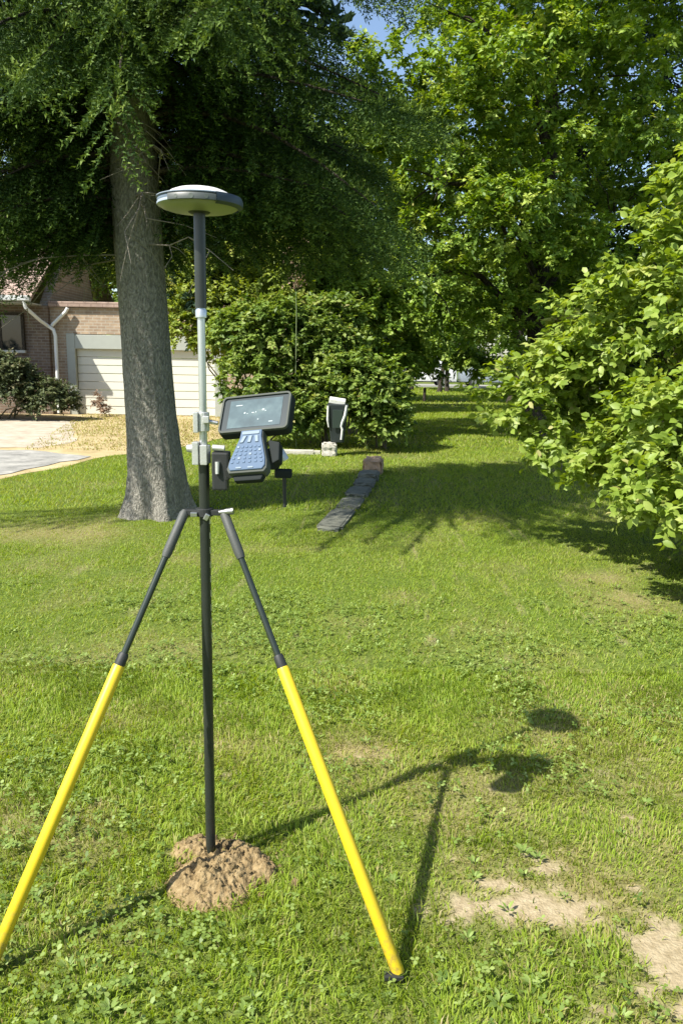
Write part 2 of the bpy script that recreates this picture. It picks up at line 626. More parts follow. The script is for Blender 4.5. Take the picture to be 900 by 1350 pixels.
def field(x, y, blobs):
    s = np.zeros_like(x)
    for bx, by, rx, ry, a in blobs:
        s = np.maximum(s, a * np.exp(-(((x - bx) / rx) ** 2 + ((y - by) / ry) ** 2)))
    return s


def dryness(x, y):
    n = fbm(x * 2.2 + 40, y * 2.2 + 11, 21, 4)
    return np.clip(field(x, y, BLOBS_DRY) * (.55 + .9 * n) + np.clip((n - .56) * 1.5, 0, .3), 0, 1)


def bareness(x, y):
    wx, wy = .06 * (fbm(x * 9 + 2, y * 9, 35, 3) - .5), .05 * (fbm(x * 9, y * 9 + 6, 36, 3) - .5)
    n = fbm(x * 16 + 5, y * 26 + 9, 33, 5)
    return np.clip((field(x + wx, y + wy, BLOBS_BARE) - .33 + (n - .5) * 1.9) * 1.9, 0, .96)


def axis(lo, hi, fine, out, g=1.25):
    a = list(np.arange(lo, hi + 1e-6, fine))
    s = fine
    while a[-1] < out[1]:
        s *= g
        a.append(a[-1] + s)
    s = fine
    b = []
    c = a[0]
    while c > out[0]:
        s *= g
        c -= s
        b.append(c)
    return np.array(b[::-1] + a)


ax = axis(-1.7, 1.9, .024, (-420, 420))
ay = axis(1.2, 3.6, .020, (-420, 900), 1.15)
X, Y = np.meshgrid(ax, ay)
nx, ny = len(ax), len(ay)
idx = np.arange(nx * ny).reshape(ny, nx)
quads = np.stack([idx[:-1, :-1], idx[:-1, 1:], idx[1:, 1:], idx[1:, :-1]], -1).reshape(-1, 4)
Z = gz(X, Y) - .02 * 0
me = mesh_np('lawn', np.stack([X, Y, Z], -1).reshape(-1, 3), [quads], M['ground'], smooth=True)
for nm, fn in (('dry', dryness), ('bare', bareness)):
    a = me.attributes.new(nm, 'FLOAT', 'POINT')
    a.data.foreach_set('value', fn(X, Y).ravel().astype(np.float32))
tag(link('lawn', me), kind='structure')


def sheet(name, pts, z, m):
    """a thin sheet with a wavering edge"""
    P = []
    n = len(pts)
    for i in range(n):
        a, b = Vector(pts[i]), Vector(pts[(i + 1) % n])
        k = max(1, int((b - a).length / .35))
        for j in range(k):
            p = a.lerp(b, j / k)
            P.append((p.x + random.uniform(-.07, .07), p.y + random.uniform(-.07, .07), z))
    me = bpy.data.meshes.new(name)
    me.from_pydata(P, [], [tuple(range(len(P)))])
    me.materials.append(m)
    return tag(link(name, me), kind='structure')


sheet('dry_ground', [(-16, 9.0), (-4.6, 9.1), (-4.1, 10.6), (-3.7, 12.3), (-3.0, 12.9), (-2.6, 14.5), (-1.8, 17), (-1.5, 21.3), (-16, 21.3)], .004, M['dry_ground'])
sheet('gravel_path', [(-16, 13.0), (-5.2, 13.1), (-4.9, 14.2), (-5.6, 16), (-6.3, 18.2), (-7.6, 19.6), (-16, 19.6)], .008, M['gravel'])
sheet('driveway', [(-16, 8.8), (-4.62, 9.55), (-4.45, 10.6), (-3.9, 12.1), (-5.2, 12.75), (-16, 12.7)], .012, M['asphalt'])
sheet('road', [(-60, 46), (60, 46), (60, 52), (-60, 52)], .02, M['asphalt'])


def in_drive(x, y):
    edge = np.interp(y, [9, 10.6, 12.3, 12.9, 14.5, 17, 21.3], [-4.6, -4.1, -3.7, -3.0, -2.6, -1.8, -1.5])
    return (y > 8.9) & (y < 21.5) & (x < edge)


# ------------------------------------------------------------------ grass
def blades(n, y0, y1, hgt, wid, three, name, label_tone=0.0, xspread=.52, xlim=None):
    y = np.sqrt(rng.random(n) * (y1 ** 2 - y0 ** 2) + y0 ** 2)
    x = (rng.random(n) * 2 - 1) * (xspread * y + .25)
    if xlim: x = rng.random(n) * (xlim[1] - xlim[0]) + xlim[0]
    bare, dry = bareness(x, y), dryness(x, y)
    keep = (rng.random(n) > bare * 1.02) & (rng.random(n) > dry * .45) & ~in_drive(x, y)
    keep &= ~((np.hypot(x + .37, (y - 2.15)) < .06 + .075 * fbm(x * 30, y * 30, 41, 2)))
    x, y, dry, bare = x[keep], y[keep], dry[keep], bare[keep]
    n = len(x)
    cl = fbm(x * 5, y * 5, 51, 3)
    lush = fbm(x * 1.7 + 9, y * 1.7 + 4, 77, 3)
    h = hgt * (.45 + 1.0 * rng.random(n)) * (.55 + .9 * cl) * (1 - .35 * dry)
    w = wid * (.7 + .6 * rng.random(n))
    az = np.where(rng.random(n) < (.7 if three else 0), fbm(x * 2.6 + 60, y * 2.6 + 33, 15, 2) * 14 + rng.normal(0, .5, n), rng.random(n) * 2 * PI)
    lean = (.25 + .9 * rng.random(n) ** 1.2) if three else (.45 + .7 * rng.random(n))
    d = np.stack([np.cos(az), np.sin(az), np.zeros(n)], -1)
    faz = az + PI / 2 + rng.normal(0, .6, n)
    s = np.stack([np.cos(faz), np.sin(faz), np.zeros(n)], -1) * (w / 2)[:, None]
    p = np.stack([x, y, gz(x, y) - .004], -1)
    up = np.array([0, 0, 1.0])
    mid = p + (up * .62 + d * (lean * .28)[:, None]) * h[:, None]
    tip = p + (up * (1.0 - .42 * lean)[:, None] + d * (lean * .85)[:, None]) * h[:, None]
    base = (.45 if three else .52) + .22 * (lush - .5) * 2 + .16 * rng.normal(0, 1, n)
    straw = rng.random(n) < (.03 + .55 * dry)
    tone = np.where(straw, .78 + .22 * rng.random(n), np.clip(base + .2 * dry + .1 * (bare > .05), .02, .72))
    if three:
        V = np.stack([p - s, p + s, mid + s * .85, mid - s * .85, tip], 1).reshape(-1, 3)
        o = np.arange(n)[:, None] * 5
        F = [o + np.array([[0, 1, 2, 3]]), o + np.array([[3, 2, 4]])]
        t = np.repeat(tone, 5)
    else:
        V = np.stack([p - s, p + s, tip], 1).reshape(-1, 3)
        o = np.arange(n)[:, None] * 3
        F = [o + np.array([[0, 1, 2]])]
        t = np.repeat(tone, 3)
    return V, F, t


def merge(parts):
    V, T, F4, F3 = [], [], [], []
    k = 0
    for v, f, t in parts:
        for a in f: (F4 if a.shape[1] == 4 else F3).append(a + k)
        V.append(v)
        T.append(t)
        k += len(v)
    F = []
    if F4: F.append(np.concatenate(F4))
    if F3: F.append(np.concatenate(F3))
    return np.concatenate(V), F, np.concatenate(T)


near = merge([blades(105000, 1.15, 3.8, .033, .0036, True, 'n'), blades(135000, 1.15, 3.8, .026, .0042, False, 'n'), blades(200000, 3.8, 8.0, .030, .0062, False, 'n')])
tag(link('grass', mesh_np('grass', near[0], near[1], M['grass'], near[2])), 'short green lawn grass round the survey bipod', 'grass', kind='stuff')
far = merge([blades(120000, 8.0, 14, .055, .010, False, 'f'), blades(90000, 14, 26, .07, .02, False, 'f', xlim=(-2.5, 8)), blades(45000, 26, 46, .09, .04, False, 'f', xlim=(-2, 14))])
tag(link('grass', mesh_np('grass', far[0], far[1], M['grass'], far[2])), 'far lawn grass running back between the trees', 'grass', kind='stuff')


def straw_tufts():
    n = 26000
    y = 12.9 + rng.random(n) * 8.4
    x = -7.5 + rng.random(n) * 6.2
    k = in_drive(x, y) & (rng.random(n) < np.clip(fbm(x * 1.2, y * 1.2, 5) * 1.6 - .2, 0, 1)) & (x > -5.6 + (y - 14) * -.2)
    x, y = x[k], y[k]
    n = len(x)
    h = .02 + .035 * rng.random(n)
    az = rng.random(n) * 2 * PI
    d = np.stack([np.cos(az), np.sin(az), np.zeros(n)], -1)
    s = np.stack([-np.sin(az), np.cos(az), np.zeros(n)], -1) * .012
    p = np.stack([x, y, np.zeros(n)], -1)
    tip = p + d * (h * .7)[:, None] + np.array([0, 0, 1]) * h[:, None]
    V = np.stack([p - s, p + s, tip], 1).reshape(-1, 3)
    return V, [np.arange(n * 3).reshape(-1, 3)], np.repeat(.72 + .28 * rng.random(n), 3)


st = straw_tufts()
tag(link('dry_grass', mesh_np('dry_grass', st[0], st[1], M['grass'], st[2])), 'dry yellow grass in front of the garage door', 'grass', kind='stuff')


# broad leaved lawn weeds: three round leaflets on a short stalk
def clover():
    n = 14000
    y = np.sqrt(rng.random(n) * (5.2 ** 2 - 1.2 ** 2) + 1.2 ** 2)
    x = (rng.random(n) * 2 - 1) * (.52 * y + .2)
    dens = np.clip((fbm(x * 2.1 + 3, y * 2.1 + 8, 91, 4) - .47) * 5, 0, 1)
    dens = np.maximum(dens, .95 * np.exp(-(((x + .62) / .35) ** 2 + ((y - 1.62) / .22) ** 2)))
    dens = np.maximum(dens, .75 * np.exp(-(((x + .75) / .35) ** 2 + ((y - 2.45) / .25) ** 2)))
    dens = np.maximum(dens, .6 * np.exp(-(((x - .55) / .4) ** 2 + ((y - 1.75) / .12) ** 2)))
    k = (rng.random(n) < dens) & (bareness(x, y) < .35) & (dryness(x, y) < .55)
    k &= np.hypot(x + .36, y - 2.14) > .2
    x, y = x[k], y[k]
    n = len(x)
    h = .018 + .03 * rng.random(n)
    r = .0045 + .0045 * rng.random(n)
    a0 = rng.random(n) * 2 * PI
    tl = rng.normal(0, .35, (n, 2))
    c = np.stack([x, y, gz(x, y) + h], -1)
    VV, FF, TT = [], [], []
    tone = np.clip(.5 + .25 * rng.normal(0, 1, n), 0, 1)
    for j in range(3):
        a = a0 + j * 2 * PI / 3
        d = np.stack([np.cos(a), np.sin(a), np.zeros(n)], -1)
        q = np.stack([-np.sin(a), np.cos(a), np.zeros(n)], -1)
        d[:, 2] = tl[:, 0] * np.cos(a) + tl[:, 1] * np.sin(a)
        rr = r[:, None]
        vs_ = [c, c + d * rr * .9 - q * rr * .75, c + d * rr * 1.75 - q * rr * .5, c + d * rr * 1.75 + q * rr * .5, c + d * rr * .9 + q * rr * .75]
        VV.append(np.stack(vs_, 1).reshape(-1, 3))
        FF.append(np.arange(n * 5).reshape(-1, 5) + j * n * 5)
        TT.append(np.repeat(tone, 5))
    return np.concatenate(VV), [np.concatenate(FF)], np.concatenate(TT)


cl = clover()
tag(link('clover', mesh_np('clover', cl[0], cl[1], M['clover'], cl[2])), 'clover patches growing through the near lawn', 'clover', kind='stuff')


# ------------------------------------------------------------------ leaves
def leaf_geo(P, D, Nn, ln, wd, tone, fine):
    """P base, D direction, Nn normal (n,3); fine leaves have six edge points and a curved midrib"""
    n = len(P)
    D = unit(D)
    S = unit(np.cross(D, Nn))
    U = np.cross(S, D)
    ln, wd = ln[:, None], wd[:, None]
    if fine:
        fold = .16
        V = np.stack([P, P + D * ln * .5 + U * ln * .05, P + D * ln - U * ln * .10,
                      P + D * ln * .26 - S * wd * .40 + U * ln * fold * .5, P + D * ln * .62 - S * wd * .46 + U * ln * fold * .5,
                      P + D * ln * .26 + S * wd * .40 + U * ln * fold * .5, P + D * ln * .62 + S * wd * .46 + U * ln * fold * .5], 1).reshape(-1, 3)
        o = np.arange(n)[:, None] * 7
        F = [np.concatenate([o + np.array([[0, 1, 4, 3]]), o + np.array([[0, 5, 6, 1]])]),
             np.concatenate([o + np.array([[1, 2, 4]]), o + np.array([[1, 6, 2]])])]
        return V, F, np.repeat(tone, 7)
    V = np.stack([P, P + D * ln * .45 + S * wd * .5 + U * ln * .08, P + D * ln - U * ln * .06, P + D * ln * .45 - S * wd * .5 + U * ln * .08], 1).reshape(-1, 3)
    o = np.arange(n)[:, None] * 4
    F = [np.concatenate([o + np.array([[0, 1, 2]]), o + np.array([[0, 2, 3]])])]
    return V, F, np.repeat(tone, 4)


def crown_points(lobes, n, r, inner=.62):
    """clump centres in the shells of overlapping lobes, with their outward direction"""
    w = np.array([l[1][0] * l[1][1] + l[1][0] * l[1][2] + l[1][1] * l[1][2] for l in lobes])
    pick = r.choice(len(lobes), n, p=w / w.sum())
    c = np.array([l[0] for l in lobes])[pick]
    rad = np.array([l[1] for l in lobes])[pick]
    o = unit(r.normal(size=(n, 3)))
    o[:, 2] = np.where(o[:, 2] < -.5, -o[:, 2] * .6, o[:, 2])
    q = c + o * rad * (inner + (1.06 - inner) * r.random((n, 1)) ** .6)
    o = unit(o / rad)
    keep = np.ones(n, bool)
    for l in lobes:
        dd = np.linalg.norm((q - np.array(l[0])) / np.array(l[1]), axis=1)
        keep &= dd > inner * .82
    return q[keep], o[keep]


def foliage(lobes, nclump, per, ln, wd, spread, seed, fine=False, inner=.62, tone0=.5, toneby=.14, droop=.35, aspect=0):
    r = np.random.default_rng(seed)
    Q, O = crown_points(lobes, nclump, r, inner)
    m = len(Q)
    ct = r.normal(0, toneby, m)
    tw = 3
    k = per // tw
    Q3, O3, ct3 = np.repeat(Q, tw, 0), np.repeat(O, tw, 0), np.repeat(ct, tw)
    td = unit(O3 * .75 + r.normal(0, .75, (m * tw, 3)) + np.array([0, 0, .12]))
    tl = spread * (.6 + .8 * r.random(m * tw))
    s0 = Q3 - td * tl[:, None] * .5
    P, D = [], []
    t = (np.arange(k) + .5) / k
    base = s0[:, None, :] + td[:, None, :] * (tl[:, None] * t[None, :])[:, :, None]
    base[:, :, 2] -= (tl[:, None] * (t[None, :] ** 2)) * .18
    ref = np.where(np.abs(td[:, 2:3]) < .9, np.array([[0, 0, 1.0]]), np.array([[1.0, 0, 0]]))
    sd_ = unit(np.cross(td, ref))
    sign = np.where(np.arange(k) % 2 == 0, 1.0, -1.0)
    dirs = td[:, None, :] * (.45 + .5 * t[None, :, None]) + sd_[:, None, :] * sign[None, :, None] * .9 + r.normal(0, .35, (m * tw, k, 3))
    dirs[:, :, 2] -= droop
    nrm = np.array([0, 0, 1.0]) * .75 + O3[:, None, :] * .55 + r.normal(0, .42, (m * tw, k, 3))
    N_ = m * tw * k
    size = (.6 + .6 * r.random(N_))
    tone = np.clip(tone0 + np.repeat(ct3, k) + r.normal(0, .13, N_), .02, .93)
    tone = np.where(r.random(N_) < .006, 1.0, tone)
    return base.reshape(-1, 3), dirs.reshape(-1, 3), nrm.reshape(-1, 3), ln * size, wd * size, tone


def bunches(lobes, n, r0, r1, seed):
    """smaller rounded bunches over the shells of the main lobes"""
    r = np.random.default_rng(seed)
    q, o = crown_points(lobes, n, r, .8)
    out = [(c, tuple(.72 * k for k in rad)) for c, rad in lobes]
    for p in q:
        k = r0 + (r1 - r0) * r.random()
        out.append((tuple(p), (k * 1.15, k, k * .78)))
    return out


def limb_path(a, b, r, sag=.12, n=5):
    a, b = Vector(a), Vector(b)
    L_ = (b - a).length
    pts = []
    for i in range(n):
        t = i / (n - 1)
        p = a.lerp(b, t)
        p.z += math.sin(t * PI) * L_ * sag
        if 0 < i < n - 1:
            p += Vector(r.normal(0, .03 * L_, 3))
        pts.append(p)
    return pts


def leafy_plant(name, base, label, cat, lobes, leaf, nclump, per, ln, wd, spread, seed, group=None, trunk_r=.06, trunk_top=None,
                fine=False, inner=.62, tone0=.5, toneby=.14, stems=0, bark='bark_dark', cut=None, bunch=0, bsize=(.5, .9)):
    root = empty(name, base, label, cat, group)
    r = np.random.default_rng(seed + 999)
    g = foliage(bunches(lobes, bunch, *bsize, seed) if bunch else lobes, nclump, per, ln, wd, spread, seed, fine, inner, tone0, toneby)
    if cut is not None:
        k = cut(g[0])
        g = tuple(a[k] for a in g)
    picked = None
    if fine:
        return root, g
    v, f, t = leaf_geo(*g, fine)
    tag(link('crown' if trunk_top else 'foliage', mesh_np('leaves', v, f, M[leaf], t), root), kind='stuff')
    woody(root, base, lobes, trunk_r, trunk_top, stems, r, bark)
    return root


def woody(root, base, lobes, trunk_r, trunk_top, stems, r, bark):
    b = Vector(base)
    if trunk_top:
        top = Vector(trunk_top)
        m = MB()
        pts = [b + Vector((0, 0, -.05)), b.lerp(top, .08), b.lerp(top, .35) + Vector((r.normal(0, .05), r.normal(0, .05), 0)), b.lerp(top, .7) + Vector((r.normal(0, .08), r.normal(0, .08), 0)), top]
        m.tube(pts, [trunk_r * 1.5, trunk_r * 1.1, trunk_r, trunk_r * .75, trunk_r * .35], 14)
        m.build('trunk', M[bark], root, smooth=True)
        for c, rad in lobes[:6]:
            c = Vector(c)
            t = min(.95, max(.25, (c.z - rad[2] - b.z) / max(.1, top.z - b.z)))
            s = b.lerp(top, t)
            mb = MB()
            mb.tube(limb_path(s, c, r), [trunk_r * .5, trunk_r * .4, trunk_r * .3, trunk_r * .22, trunk_r * .12], 8)
            for _ in range(6):
                e = c + Vector(unit(r.normal(size=3))) * rad[0] * .75
                mb.tube(limb_path(c, e, r, .05, 4), [trunk_r * .14, trunk_r * .1, trunk_r * .07, trunk_r * .03], 5)
            mb.build('limb', M[bark], root, smooth=True)
    else:
        for i in range(stems):
            c, rad = lobes[i % len(lobes)]
            e = Vector(c) + Vector(unit(r.normal(size=3))) * rad[0] * .7
            s = b + Vector((r.normal(0, .12), r.normal(0, .12), -.03))
            MB().tube(limb_path(s, e, r, .1), [trunk_r, trunk_r * .8, trunk_r * .6, trunk_r * .4, trunk_r * .15], 7).build('stem', M[bark], root, smooth=True)


# ------------------------------------------------------------------ spruces
def needle_sprays(P, D, ln, tone, r):
    """each twig: a bottle-brush of single needles"""
    D = unit(D)
    ref = np.where(np.abs(D[:, 2:3]) < .85, np.array([[0, 0, 1.0]]), np.array([[1.0, 0, 0]]))
    S = unit(np.cross(D, ref))
    U = np.cross(S, D)
    VV, TT = [], []
    k = 4
    for j in range(k):
        a = j * 2.4 + r.random(len(P)) * .8
        side = S * np.cos(a)[:, None] + U * (np.sin(a) * .8)[:, None]
        fwd = .62 + .2 * r.random(len(P))
        b0 = P + D * (ln * (j + .3) / k)[:, None]
        nd = unit(D * fwd[:, None] + side * .8)
        nl = (.026 + .010 * r.random(len(P)))[:, None]
        w = np.cross(nd, side + r.normal(0, .6, side.shape))
        w = unit(w) * .0078
        VV.append(np.stack([b0 - w, b0 + w, b0 + nd * nl], 1))
        TT.append(np.repeat(tone[:, None], 3, 1))
    # the twig itself
    w = S * .003
    VV.append(np.stack([P - w, P + w, P + D * ln[:, None]], 1))
    TT.append(np.repeat(tone[:, None] * .8, 3, 1))
    V = np.stack(VV, 1).reshape(-1, 3)
    return V, [np.arange(len(V)).reshape(-1, 3)], np.stack(TT, 1).reshape(-1)


def needles(P, D, ln, wd, tone):
    """each twig: two crossed slim lozenges of needles"""
    D = unit(D)
    ref = np.where(np.abs(D[:, 2:3]) < .85, np.array([[0, 0, 1.0]]), np.array([[1.0, 0, 0]]))
    S = unit(np.cross(D, ref))
    U = np.cross(S, D)
    n = len(P)
    l, w = ln[:, None], wd[:, None]
    A = [P, P + D * l * .45 + S * w, P + D * l, P + D * l * .45 - S * w]
    B = [P, P + D * l * .5 + U * w, P + D * l * 1.02, P + D * l * .5 - U * w]
    V = np.stack(A + B, 1).reshape(-1, 3)
    o = np.arange(n)[:, None] * 8
    F = [np.concatenate([o + np.array([[0, 1, 2, 3]]), o + np.array([[4, 5, 6, 7]])])]
    return V, F, np.repeat(tone, 8)


def spruce(name, base, label, group, height, rfun, z0, nlimb, seed, leaf='needle', trunk=None, detail=1.0, asym=None, skip=None, z_detail=1e9, bark='bark', extra=0, hang=0.0, low=()):
    r = np.random.default_rng(seed)
    root = empty(name, base, label, 'tree', group)
    b = np.array(base, float)
    if trunk is None:
        trunk = [((0, 0, -.05), .26), ((0, 0, .4), .2), ((0, 0, height * .5), .13), ((0, 0, height), .02)]
    tp = [Vector(base) + Vector(p) for p, _ in trunk]
    MBt = MB().tube(tp, [q for _, q in trunk], 28)
    tr = MBt.build('trunk', M[bark], root, smooth=True)
    tz = [p.z for p in tp]
    PP, DD, LL, WW, TT = [], [], [], [], []
    lm = MB()
    nl = 0
    zs = z0 + (height * .97 - z0) * (np.arange(nlimb) + r.random(nlimb)) / nlimb
    zs = z0 + (height * .97 - z0) * ((zs - z0) / (height * .97 - z0)) ** 1.35
    zs = np.concatenate([zs, z0 + (z_detail - z0) * r.random(extra)]) if extra else zs
    for z, az in [(z, r.random() * 2 * PI) for z in zs] + list(low):
        low_limb = (z, az) in low
        d = np.array([math.cos(az), math.sin(az), 0])
        if skip is not None and not low_limb and skip(z, d): continue
        R_ = rfun(z) * (.72 + .45 * r.random())
        if asym is not None: R_ *= asym(d)
        if low_limb and 3.7 < z < 4.3 and PI * 1.105 < az < PI * 1.24: R_ *= 1.5
        if R_ < .15: continue
        hi = z > z_detail
        cx = np.interp(z, tz, [p.x for p in tp])
        cy = np.interp(z, tz, [p.y for p in tp])
        nseg = 7
        t = np.linspace(0, 1, nseg)
        lift = .12 + .12 * r.random()
        sag = (.42 if not low_limb else .62) + .2 * r.random()
        pts = np.array([[cx, cy, z]]) + d[None, :] * (t * R_)[:, None]
        pts[:, 2] += R_ * (lift * t - sag * t ** 2 + .13 * t ** 4)
        side = np.array([-d[1], d[0], 0])
        pts += side[None, :] * (r.normal(0, .12) * t ** 2 * R_)[:, None]
        rad = .007 + .008 * R_
        lm.tube(pts[:6], list(rad * (1 - t))[:6], 5, caps=False)
        step = (.058 if not hi else .095) / detail
        nb = max(3, int(R_ * .86 / step))
        tb = .14 + .86 * (np.arange(nb) + r.random(nb)) / nb
        bp = np.stack([np.interp(tb, t, pts[:, i]) for i in range(3)], -1)
        along = unit(np.stack([np.interp(np.clip(tb + .05, 0, 1), t, pts[:, i]) - np.interp(np.clip(tb - .05, 0, 1), t, pts[:, i]) for i in range(3)], -1))
        sg = np.where(np.arange(nb) % 2 == 0, 1., -1.)
        bd = unit(along * .62 + side[None, :] * sg[:, None] * (.85 + .2 * r.random((nb, 1))) + np.array([0, 0, -1]) * (.28 + hang + (.4 + hang) * r.random((nb, 1))) + r.normal(0, .14, (nb, 3)))
        bl = (.34 + .22 * r.random(nb)) * np.clip(R_ / 1.6, .5, 1.3) * (1.08 - .62 * tb)
        tstep = (.032 if not hi else .075) / detail
        tlen = .095 if not hi else .22
        tw_ = .0145 if not hi else .042
        tlen, tw_ = tlen / detail ** .8, tw_ / detail ** .8
        # tip as well
        kk = max(6, int(R_ / (.02 if not hi else .05)))
        ta = .2 + .8 * r.random(kk)
        PP.append(np.stack([np.interp(ta, t, pts[:, i]) for i in range(3)], -1))
        DD.append(d[None, :] * .6 + side[None, :] * r.normal(0, .7, (kk, 1)) + np.array([0, 0, .45]) + r.normal(0, .25, (kk, 3)))
        LL.append(tlen * (.7 + .5 * r.random(kk)))
        WW.append(np.full(kk, tw_))
        TT.append(np.clip(.45 + .3 * ta + .1 * r.normal(size=kk), .02, .96))
        for i in range(nb):
            k = max(2, int(bl[i] / tstep))
            s = (np.arange(k) + .7) / k
            q = bp[i] + bd[i] * (bl[i] * s)[:, None]
            q[:, 2] -= bl[i] * s ** 2 * .25
            ref = np.array([0, 0, 1.0])
            bs = np.cross(bd[i], ref)
            bs /= np.linalg.norm(bs) + 1e-9
            for sg2 in (-1, 1):
                PP.append(q)
                DD.append(bd[i] * .75 + bs * sg2 * .75 + r.normal(0, .22, (k, 3)) + np.array([0, 0, -.12]))
                LL.append(tlen * (1.1 - .45 * s) * (.8 + .4 * r.random(k)))
                WW.append(np.full(k, tw_))
                # lighter tone at branch ends: sunlit tips put into the colour
                TT.append(np.clip(.30 + .34 * s * tb[i] + .12 * r.normal(size=k) + .12 * (tb[i] - .5), .02, .96))
            PP.append(q[-1:])
            DD.append(bd[i:i + 1])
            LL.append(np.array([tlen * .9]))
            WW.append(np.array([tw_]))
            TT.append(np.array([.7]))
        nl += 1
    PP, DD, LL, WW, TT = (np.concatenate(a) for a in (PP, DD, LL, WW, TT))
    if detail >= 1:
        k = WW < .02
        v, f, t = merge([needle_sprays(PP[k], DD[k], LL[k], TT[k], r), needles(PP[~k], DD[~k], LL[~k], WW[~k], TT[~k])])
        print('TWIGS', k.sum(), (~k).sum())
    else:
        v, f, t = needles(PP, DD, LL, WW, TT)
    tag(link('crown', mesh_np('needles', v, f, M[leaf], t), root), kind='stuff')
    tag(lm.build('limb', M['bark_dark'], root), kind='stuff')
    return root


TB = (-1.895, 7.75, 0)
main_trunk = [((0, 0, -.06), .39), ((0, 0, .06), .345), ((.005, 0, .22), .31), ((.005, 0, .45), .288), ((-.01, 0, .75), .262), ((-.033, 0, 1.06), .245), ((-.05, 0, 1.5), .238), ((-.064, 0, 1.9), .231),
              ((-.095, 0, 2.6), .228), ((-.12, 0, 3.27), .222), ((-.115, 0, 3.6), .214), ((-.1, 0, 5), .19), ((-.1, 0, 9), .11), ((-.1, 0, 13.4), .02)]
back = Vector((-.587, .81, 0))


def spr_r(z):
    return float(np.interp(z, [2.3, 3.2, 4.2, 5.2, 7, 10, 13.4], [2.0, 2.6, 2.8, 2.6, 1.7, 1.0, .2]))


def spr_asym(d):
    k = d[0] * back.x + d[1] * back.y
    sunward = -(d[0] * SH.x + d[1] * SH.y)
    return (1.0 - .45 * max(0, k) + .06 * max(0, -k)) * (1 - .18 * max(0, sunward)) * (1 - .12 * max(0, d[0]))


def spr_skip(z, d):
    # nothing grows low on the trunk's face towards the lawn
    return (d[1] < -.5 and z < 4.1) or (d[0] > .2 and z < 3.0) or (z < 3.1 and d[1] < -.35)


SPR = spruce('spruce_tree', TB, 'tall spruce with a thick grey trunk behind the survey pole', None, 13.4, spr_r, 2.7, 190, 5,
             trunk=main_trunk, asym=spr_asym, skip=spr_skip, z_detail=5.8, extra=125, hang=.3, low=[(3.05 + .1 * i_, PI * (.93 + .012 * i_)) for i_ in range(6)] + [(3.75 + .12 * i_, PI * (1.11 + .03 * i_)) for i_ in range(5)] + [(z_, PI * a_) for z_, a_ in zip(np.linspace(3.0, 4.3, 16), np.tile([1.0, .88, 1.1, .95, 1.18, .8, 1.04, .92], 2))] + [(4.3, -PI * .5), (4.4, -PI * .42), (4.45, -PI * .58), (4.6, -PI * .5), (4.35, -PI * .62), (4.5, -PI * .36), (4.7, -PI * .46)] + [(3.15, PI), (2.95, PI * .9), (3.3, PI * 1.08), (3.5, PI * .8), (3.4, PI * 1.2), (3.0, PI * 1.13), (3.6, PI), (2.85, PI * .97), (3.45, PI * 1.03), (3.1, PI * .72), (3.2, PI * .86), (2.8, PI * 1.05),
                                                                                                                       (3.45, -.2), (3.6, .05), (3.75, -.4), (3.55, .35), (3.9, -.1), (3.7, .65)])
for o in SPR.children:
    if o.name.startswith('trunk'):
        # root flare and furrows
        me = o.data
        bm = bmesh.new()
        bm.from_mesh(me)
        bmesh.ops.subdivide_edges(bm, edges=bm.edges[:], cuts=3, use_grid_fill=True)
        for v_ in bm.verts:
            x, y, z = v_.co.x - TB[0], v_.co.y - TB[1], v_.co.z
            a = math.atan2(y, x)
            k = max(0, 1 - z / .7)
            rr = math.hypot(x, y)
            if rr > .02:
                g = 1 + k * k * (.16 * math.sin(5 * a + .6) + .07 * math.sin(9 * a)) + .012 * math.sin(17 * a + z * 3) + .012 * random.uniform(-1, 1)
                v_.co.x = TB[0] + x * g
                v_.co.y = TB[1] + y * g
        for f_ in bm.faces: f_.smooth = True
        bm.to_mesh(me)
        bm.free()
# dead bare twigs under the crown
r_ = np.random.default_rng(44)
for i in range(13):
    z = 2.45 + r_.random() * 1.4
    az = r_.choice([PI * .62, PI * .85, PI * 1.1, PI * 1.35, -PI * .3, -PI * .45]) + r_.normal(0, .25)
    L_ = .5 + r_.random() * 1.0
    a = Vector((TB[0] - .1 + .2 * math.cos(az), TB[1] + .2 * math.sin(az), z))
    b_ = a + Vector((math.cos(az) * L_, math.sin(az) * L_, -L_ * (.15 + .5 * r_.random())))
    mb = MB()
    pp = limb_path(a, b_, r_, .08, 5)
    mb.tube(pp, [.008, .006, .005, .0035, .0015], 5)
    for j in range(4):
        q = pp[1 + j % 3]
        e = q + Vector((r_.normal(0, .2), r_.normal(0, .2), -abs(r_.normal(.18, .12))))
        mb.tube([q, q.lerp(e, .5) + Vector(r_.normal(0, .02, 3)), e], [.005, .0035, .0015], 4)
    mb.build('dead_twig', M['twig'], SPR)

# conifers farther back
spruce('spruce_tree', (-1.6, 16.5, 0), 'dark blue-green conifer behind the shrubs left of centre', None, 13,
       lambda z: float(np.interp(z, [1.5, 3, 5, 9, 13], [1.3, 1.8, 1.95, 1.2, .2])), 2.2, 150, 15, leaf='blue_needle', detail=.46, z_detail=8.2, hang=.3, bark='bark_dark')
spruce('spruce_tree', (7.9, 19.6, 0), 'dark conifer rising behind the big leafy tree at the right edge', None, 15,
       lambda z: float(np.interp(z, [1.5, 3, 6, 10, 15], [2.0, 2.6, 2.7, 1.8, .2])), 1.5, 150, 16, leaf='blue_needle', detail=.44, z_detail=10.5, hang=.2, bark='bark_dark')


